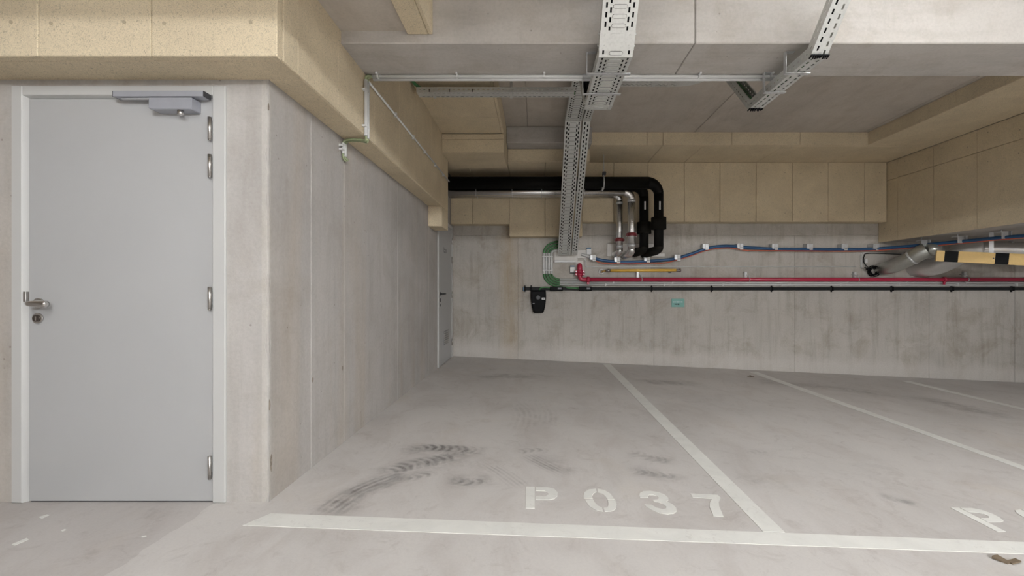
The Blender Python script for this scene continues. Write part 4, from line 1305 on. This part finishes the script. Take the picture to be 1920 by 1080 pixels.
# teal sign
e = empty('bay_sign', 'small teal sign with pale and dark print on the back wall', 'sign', loc=at(1270, 575, YB))
a, b = at(1259, 575.7, YB), at(1283, 560.2, YB)
MB().box((a.x, YB - 0.008, a.z), (b.x, YB - 0.0005, b.z), 0.001).build('plate', M['teal'], e)
for (u0, u1, v0, v1, m_) in ((1261.2, 1264.5, 565, 567.4, 'teal_pale'), (1265, 1268, 565.2, 567.2, 'teal_pale'), (1268.6, 1272.5, 564.9, 567.4, 'teal_pale'), (1273, 1275.6, 565.2, 567.2, 'teal_pale'), (1276.2, 1279.6, 565, 567.3, 'teal_pale'),
                        (1264.4, 1267, 569.3, 571.6, 'teal_dark'), (1267.4, 1270, 569, 572, 'teal_dark'), (1270.4, 1273.4, 569, 572, 'teal_dark'), (1264.5, 1271.5, 573.2, 573.8, 'teal_pale')):
    p, q = at(u0, v1, YB), at(u1, v0, YB)
    MB().box((p.x, YB - 0.0088, p.z), (q.x, YB - 0.0079, q.z)).build('print', M[m_], e)
keep(e)
# red pipe
YR = YB - 0.10
e = empty('red_pipe', 'red painted sprinkler pipe leaving the wall and running right along it', 'pipe', loc=at(1087, 524, YR))
rr_ = 0.0325
p0 = at(1087, 498, YB); p1 = at(1087, 498, YR); p2 = at(1087.5, 524.2, YR); p3 = at(2040, 524.2, YR)
MB().tube(fillet([p0, p1, p1.lerp(p2, 0.45)], 0.07), 0.042, 18).build('outlet_bend', M['red'], e)
MB().tube(fillet([p1.lerp(p2, 0.45), p2, p2 + Vector((0.13, 0, 0))], 0.11, 8), 0.036, 18).build('elbow', M['red'], e)
MB().tube([p2 + Vector((0.11, 0, 0)), p3], rr_, 18).build('straight_pipe', M['red'], e)
for c, ax_ in ((p1.lerp(p2, 0.42), (0, 0, 1)), (p1.lerp(p2, 0.62), (0, 0, 1))):
    mb = MB().tube([c - Vector(ax_)*0.022, c + Vector(ax_)*0.022], 0.050, 18)
    for sgn in (-1, 1): mb.box((c.x + sgn*0.06 - 0.018, c.y - 0.02, c.z - 0.02), (c.x + sgn*0.06 + 0.018, c.y + 0.02, c.z + 0.02), 0.005)
    q = mb.build('coupling', M['red'], e)
    for sgn in (-1, 1): MB().tube([(c.x + sgn*0.064, c.y - 0.03, c.z), (c.x + sgn*0.064, c.y + 0.03, c.z)], 0.008, 8).build('bolt', M['zinc'], q)
c = p2 + Vector((0.13, 0, 0)); MB().tube([c - Vector((0.022, 0, 0)), c + Vector((0.022, 0, 0))], 0.048, 18).box((c.x - 0.02, c.y - 0.02, c.z - 0.075), (c.x + 0.02, c.y + 0.02, c.z - 0.04), 0.005).build('coupling', M['red'], e)
c = at(1771, 524.2, YR); MB().tube([c - Vector((0.02, 0, 0)), c + Vector((0.02, 0, 0))], 0.042, 18).tube([c, c - Vector((0.01, 0, 0.08))], 0.018, 10).build('coupling', M['red'], e)
for px in (1203, 1404.5, 1608.5, 1813.5):
    c = at(px, 524.2, YR)
    mb = MB().torus(c, (1, 0, 0), rr_ + 0.003, 0.006, 20, 6)
    mb.tube([c + Vector((0, 0, rr_)), c + Vector((0.0, 0, rr_ + 0.045))], 0.007, 8)
    mb.tube([c + Vector((0, 0, rr_ + 0.03)), c + Vector((-0.03, 0.08, rr_ + 0.055)), Vector((c.x - 0.03, YB, c.z + rr_ + 0.055))], 0.006, 8)
    mb.build('pipe_clamp', M['zinc'], e)
    q = at(px - 8.5, 515.5, YB)
    MB().box((q.x - 0.02, YB - 0.05, q.z - 0.045), (q.x + 0.02, YB, q.z + 0.05), 0.003).build('clamp_bracket', M['zinc'], e)
keep(e)
# gas pipe (yellow)
YG = YB - 0.055
e = empty('gas_pipe', 'short yellow gas pipe with steel fittings above the red pipe', 'pipe', loc=at(1205, 508, YG))
g0, g1 = at(1144.5, 507.3, YG), at(1267.5, 506.6, YG)
MB().tube([g0, g1], 0.023, 16).build('pipe', M['yellow'], e)
MB().tube([g0 + Vector((-0.075, 0, -0.002)), g0 + Vector((0.004, 0, 0))], 0.021, 14).tube([g0 + Vector((-0.05, 0, 0)), g0 + Vector((-0.015, 0, 0))], 0.027, 6).build('fitting', M['chrome'], e)
MB().tube([g1 - Vector((0.004, 0, 0)), g1 + Vector((0.06, 0, 0))], 0.021, 14).tube([g1 + Vector((0.045, 0, 0)), g1 + Vector((0.075, 0.0, 0))], 0.028, 14).build('fitting', M['chrome'], e)
MB().tube([g0 + Vector((-0.07, 0, -0.002)), at(1128, 509.5, YG)], 0.014, 10).build('brass_stub', M['brass'], e)
MB().torus(at(1127.5, 509.8, YB - 0.012), (0, 1, 0), 0.036, 0.012, 24, 8).build('wall_rosette', M['white'], e)
MB().box((xx(1253, YB), YB - 0.05, zz(512, YB)), (xx(1257, YB), YB, zz(509.5, YB))).build('clip', M['dark'], e)
keep(e)
# thin conduits
o = MB().tube(fillet([at(1096, 486, YB - 0.01), at(1098, 488, YB - 0.01), at(1098, 500.3, YB - 0.01), at(1605, 500.0, YB - 0.01)], 0.02), 0.0075, 8).build('thin_conduit', M['conduit'])
tag(o, 'thin grey conduit running level above the red pipe', 'conduit')
for k, dy_ in enumerate((0, 1.6)):
    o = MB().tube(fillet([at(1614 + dy_*1.2, 503, YB - 0.012), at(1614 + dy_*1.2, 473.5 + dy_, YB - 0.012), at(1725, 475.5 + dy_, YB - 0.012)], 0.06), 0.006, 8).build('thin_conduit', M['conduit'])
    tag(o, ['outer thin conduit bent around the corner left of the dull duct', 'inner thin conduit bent around the corner left of the dull duct'][k], 'conduit')
o = MB().tube(smooth_path([at(1690, 477, YB - 0.03), at(1630, 475, YB - 0.03), at(1620.5, 480, YB - 0.03), at(1619.5, 491, YB - 0.03), at(1625, 499, YB - 0.04), at(1633, 507, YB - 0.06)], 6), 0.007, 8).build('cable', M['rail_black'])
tag(o, 'thin dark cable looping down to the black coil', 'cable')
MBb = MB().box((xx(1620, YB), YB - 0.03, zz(493, YB)), (xx(1624.5, YB), YB - 0.001, zz(485, YB)), 0.003).build('junction_box', M['white'])
tag(MBb, 'tiny pale box on the wall above the black cable coil', 'junction box')
# cable coil
mb = MB()
cc = at(1638, 508.5, YB - 0.06)
for i in range(7):
    mb.torus(cc + Vector((random.uniform(-.012, .012), -0.012*i + 0.04, random.uniform(-.012, .012))), (random.uniform(-.25, .25), 1, random.uniform(-.25, .25)), 0.072 + random.uniform(-.018, .012), 0.0085, 20, 6)
for i in range(5):
    a = cc + Vector((-0.03, 0, 0.03))
    mb.tube(smooth_path([a, a + Vector((-0.06, -0.02, 0.02*math.sin(i))), a + Vector((-0.12 + 0.02*i, -0.01*i, 0.03*math.cos(2*i)))], 4), 0.008, 6)
tag(mb.build('cable_coil', M['black']), 'coil of black cable hung on the back wall beside the dull duct', 'cable')

# white boards and boxes at the tray end
e = empty('cable_entry_board', 'pale sealing board on the wall where the trays end', 'wall plate', loc=at(1060, 490, YB))
MB().box((xx(1039.5, YB), YB - 0.012, zz(488.5, YB)), (xx(1083, YB), YB - 0.001, zz(466, YB)), 0.002).build('board', M['white_plate'], e)
MB().box((xx(1039.5, YB), YB - 0.05, zz(492.5, YB)), (xx(1081, YB), YB - 0.001, zz(488.3, YB)), 0.003).build('ledge', M['white'], e)
MB().box((xx(1079, YB), YB - 0.014, zz(506, YB)), (xx(1093.5, YB), YB - 0.001, zz(488.8, YB)), 0.002).build('lower_board', M['white_plate'], e)
keep(e)
e = empty('junction_box', 'white junction box with blue top right of the tray ends', 'junction box', loc=at(1095, 485, YB))
MB().box((xx(1082, YB), YB - 0.02, zz(484.5, YB)), (xx(1107.5, YB), YB - 0.001, zz(469, YB)), 0.003).build('back_plate', M['white_plate'], e)
MB().box((xx(1099, YB), YB - 0.06, zz(478, YB)), (xx(1107.8, YB), YB - 0.02, zz(467.3, YB)), 0.006).build('box', M['white'], e)
MB().box((xx(1099.3, YB), YB - 0.055, zz(467.2, YB)), (xx(1107.5, YB), YB - 0.02, zz(464.8, YB)), 0.004).build('tab', M['blue_tab'], e)
MB().tube(smooth_path([at(1090, 477, YB - 0.03), at(1098, 479, YB - 0.05), at(1106, 482.5, YB - 0.06)], 5), 0.022, 10).build('sleeve', M['white'], e)
keep(e)
e = empty('junction_box', 'small white box with blue top left of the red pipe bend', 'junction box', loc=at(1073, 511, YB))
MB().box((xx(1068.2, YB), YB - 0.05, zz(511, YB)), (xx(1077.5, YB), YB - 0.001, zz(500.6, YB)), 0.005).build('box', M['white'], e)
MB().box((xx(1068.8, YB), YB - 0.045, zz(500.4, YB)), (xx(1077, YB), YB - 0.002, zz(498.2, YB)), 0.004).build('tab', M['blue_tab'], e)
MB().box((xx(1068.8, YB), YB - 0.04, zz(512.6, YB)), (xx(1077, YB), YB - 0.002, zz(511.1, YB))).build('gland', M['dark'], e)
keep(e)

# blue cable, its orange companion and clamps
bl = [(1106, 482.5, 7.35), (1113, 484, 7.33), (1130, 488, 7.33), (1157, 491, 7.33), (1185, 491.3, 7.33), (1213, 490, 7.33), (1245, 487.5, 7.33), (1268, 484.5, 7.33), (1295, 476.5, 7.33), (1320, 467.5, 7.33), (1345, 462.3, 7.33),
      (1370, 461.5, 7.33), (1400, 464, 7.33), (1452, 466.6, 7.33), (1517, 467.2, 7.33), (1582, 467.6, 7.33), (1640, 466.5, 7.30), (1690, 463, 7.05), (1735, 459, 6.80), (1800, 453.0, 6.42), (1880, 445.5, 5.97), (1930, 442, 5.7), (1990, 438, 5.4)]
pts = smooth_path([at(*p) for p in bl], 5)
tag(MB().tube(pts, 0.024, 12).build('blue_cable', M['blue']), 'thick blue cable running along the back wall and under the low box', 'cable')
orr = []
for i, p in enumerate(bl):
    sag = 3.4 + (2.2 if p[0] in (1130, 1245, 1400) else 0)
    orr.append(at(p[0], p[1] + sag, p[2] - 0.005))
tag(MB().tube(smooth_path(orr, 5), 0.0075, 8).build('orange_cable', M['orange']), 'thin orange cable hanging just below the blue cable', 'cable')
ordw = ['first', 'second', 'third', 'fourth', 'fifth', 'sixth', 'seventh', 'eighth', 'ninth', 'tenth', 'eleventh', 'twelfth', 'thirteenth']
cl = [(1112, 484, 7.33), (1157.5, 488, 7.33), (1213, 486.5, 7.33), (1270, 483.5, 7.33), (1322.5, 463, 7.33), (1387, 462.5, 7.33), (1452, 463, 7.33), (1517, 463, 7.33), (1582, 463.5, 7.33), (1641, 463.5, 7.30), (1731, 456, 6.80), (1799, 449, 6.42), (1881, 440.5, 5.97)]
for i, (px, py, Y) in enumerate(cl):
    c = at(px, py, Y)
    e = empty('cable_clamp', 'steel clamp on the blue cable, %s from the left' % ordw[i], 'clamp', 'clamps on the blue cable', loc=c)
    if i < 10:
        MB().box((c.x - 0.012, c.y - 0.036, c.z - 0.052), (c.x + 0.042, c.y - 0.028, c.z + 0.048), 0.003).build('saddle', M['zinc'] if i > 3 else M['white'], e)
        MB().box((c.x - 0.045, c.y - 0.03, c.z - 0.03), (c.x + 0.042, YB - 0.001, c.z + 0.05), 0.003).box((c.x - 0.055, c.y - 0.034, c.z - 0.02), (c.x - 0.043, c.y + 0.03, c.z + 0.045), 0.002).build('bracket', M['zinc'], e)
        MB().box((c.x - 0.005, c.y - 0.038, c.z - 0.022), (c.x + 0.034, c.y - 0.0355, c.z - 0.014)).build('slot', M['dark'], e)
    else:
        MB().box((c.x - 0.06, c.y - 0.04, c.z - 0.055), (c.x + 0.03, c.y - 0.034, c.z + 0.04), 0.003).box((c.x - 0.06, c.y - 0.04, c.z + 0.036), (c.x + 0.03, c.y + 0.06, c.z + 0.042)).build('saddle', M['zinc'], e)
        MB().tube([(c.x - 0.015, c.y + 0.01, c.z + 0.04), (c.x - 0.015, c.y + 0.01, 1.862)], 0.007, 8).build('rod', M['zinc'], e)
        MB().box((c.x + 0.075, c.y - 0.03, c.z - 0.01), (c.x + 0.087, c.y + 0.03, c.z + 0.05), 0.002).box((c.x + 0.03, c.y + 0.02, c.z + 0.02), (c.x + 0.08, c.y + 0.028, c.z + 0.05)).build('bracket', M['zinc'], e)
    keep(e)

# ================================================================== DUCTS AND BARRIER AT THE RIGHT
e = empty('air_duct', 'dull grey metal duct elbow coming out of the back wall at the right', 'duct', loc=at(1655, 512, 7.3))
A = [at(1643, 506, 7.50), at(1658, 503.5, 7.30), at(1676, 498.5, 7.12), at(1694, 490.5, 6.98), at(1710, 483, 6.88)]
MB().tube(smooth_path(A, 6), [0.085 + 0.022*min(1, i/10) for i in range(25)], 26).build('elbow', M['duct_dull'], e)
B = [at(1709, 483.5, 6.885), at(1724, 475, 6.80), at(1738, 468.5, 6.74)]
MB().tube(smooth_path(B, 5), 0.111, 26).build('collar_section', M['duct_dull'], e)
c = at(1710, 483, 6.88); d = (at(1724, 475, 6.80) - at(1694, 492, 6.98)).normalized()
MB().tube([c - d*0.018, c - d*0.006, c + d*0.006, c + d*0.018], [0.109, 0.117, 0.117, 0.113], 26).build('seam_ring', M['zinc'], e)
Cc = [at(1736, 469, 6.75), at(1752, 467, 6.72), at(1762, 466.5, 6.72)]
MB().tube(Cc, 0.088, 22).build('reducer', M['duct_dull'], e)
keep(e)
e = empty('air_duct', 'large shiny foil duct bending from the wall and running right under the box', 'duct', loc=at(1730, 512, 7.3))
A = [at(1690, 503, 7.62), at(1722, 502.5, 7.36), at(1752, 500, 7.16), at(1780, 489, 7.0), at(1803, 475, 6.86), at(1820, 468.5, 6.78), at(1838, 467, 6.72)]
MB().tube(smooth_path(A, 6), 0.135, 28).build('elbow', galv('duct_satin', (0.74, 0.73, 0.72), 0.42, 0.65, 0.03), e)
B = [at(1836, 467, 6.725), at(1885, 468, 6.60), at(1960, 470, 6.42), at(2040, 472, 6.3)]
MB().tube(smooth_path(B, 4), 0.118, 28).build('straight_run', M['foil'], e)
for px in (1836, 1893):
    c = at(px, 467.5, 6.72 - 0.13*(px > 1850)); d = (at(1960, 470, 6.42) - at(1836, 467, 6.725)).normalized()
    MB().tube([c - d*0.015, c + d*0.015], 0.123, 26).build('seam_ring', M['zinc'], e)
keep(e)
# yellow and black headroom bar
e = empty('height_bar', 'yellow and black striped headroom bar hanging at the right edge', 'barrier', loc=at(1757, 489, 6.41))
def barpt(px):
    t = (px - 1757) / 163.0
    s_ = 133.0 + 8.0*t
    Y = F / s_
    top = 469.5 + 6.7*t
    return Vector((xx(px, Y), Y, zz(top, Y)))
segs = [(1757, 1772, 'barrier_yellow'), (1772, 1798, 'black'), (1798, 1867, 'barrier_yellow'), (1867, 1893, 'black'), (1893, 1964, 'barrier_yellow'), (1964, 1992, 'black')]
dirb = (barpt(1920) - barpt(1757)).normalized()
nb = Vector((dirb.y, -dirb.x, 0)).normalized()   # towards viewer
upb = Vector((0, 0, 1)); upb = (upb - dirb*upb.dot(dirb)).normalized()
for (a, b, m_) in segs:
    p, q = barpt(a), barpt(b)
    c = (p + q)/2 - upb*0.0755 - nb*0.02
    MB().obox(c, dirb, nb, upb, ((q - p).length, 0.04, 0.151)).build('stripe', M[m_], e)
for px in (1862, 1985):
    p = barpt(px)
    MB().obox(p - nb*0.045 + Vector((0, 0, (1.862 - p.z)/2 - 0.05)), dirb, nb, (0, 0, 1), (0.05, 0.006, (1.862 - p.z) + 0.1)).build('hanger_strap', M['zinc'], e)
p = barpt(1864) - upb*0.075
MB().tube([p, p + nb*0.004], 0.008, 10).build('screw', M['dark'], e)
keep(e)
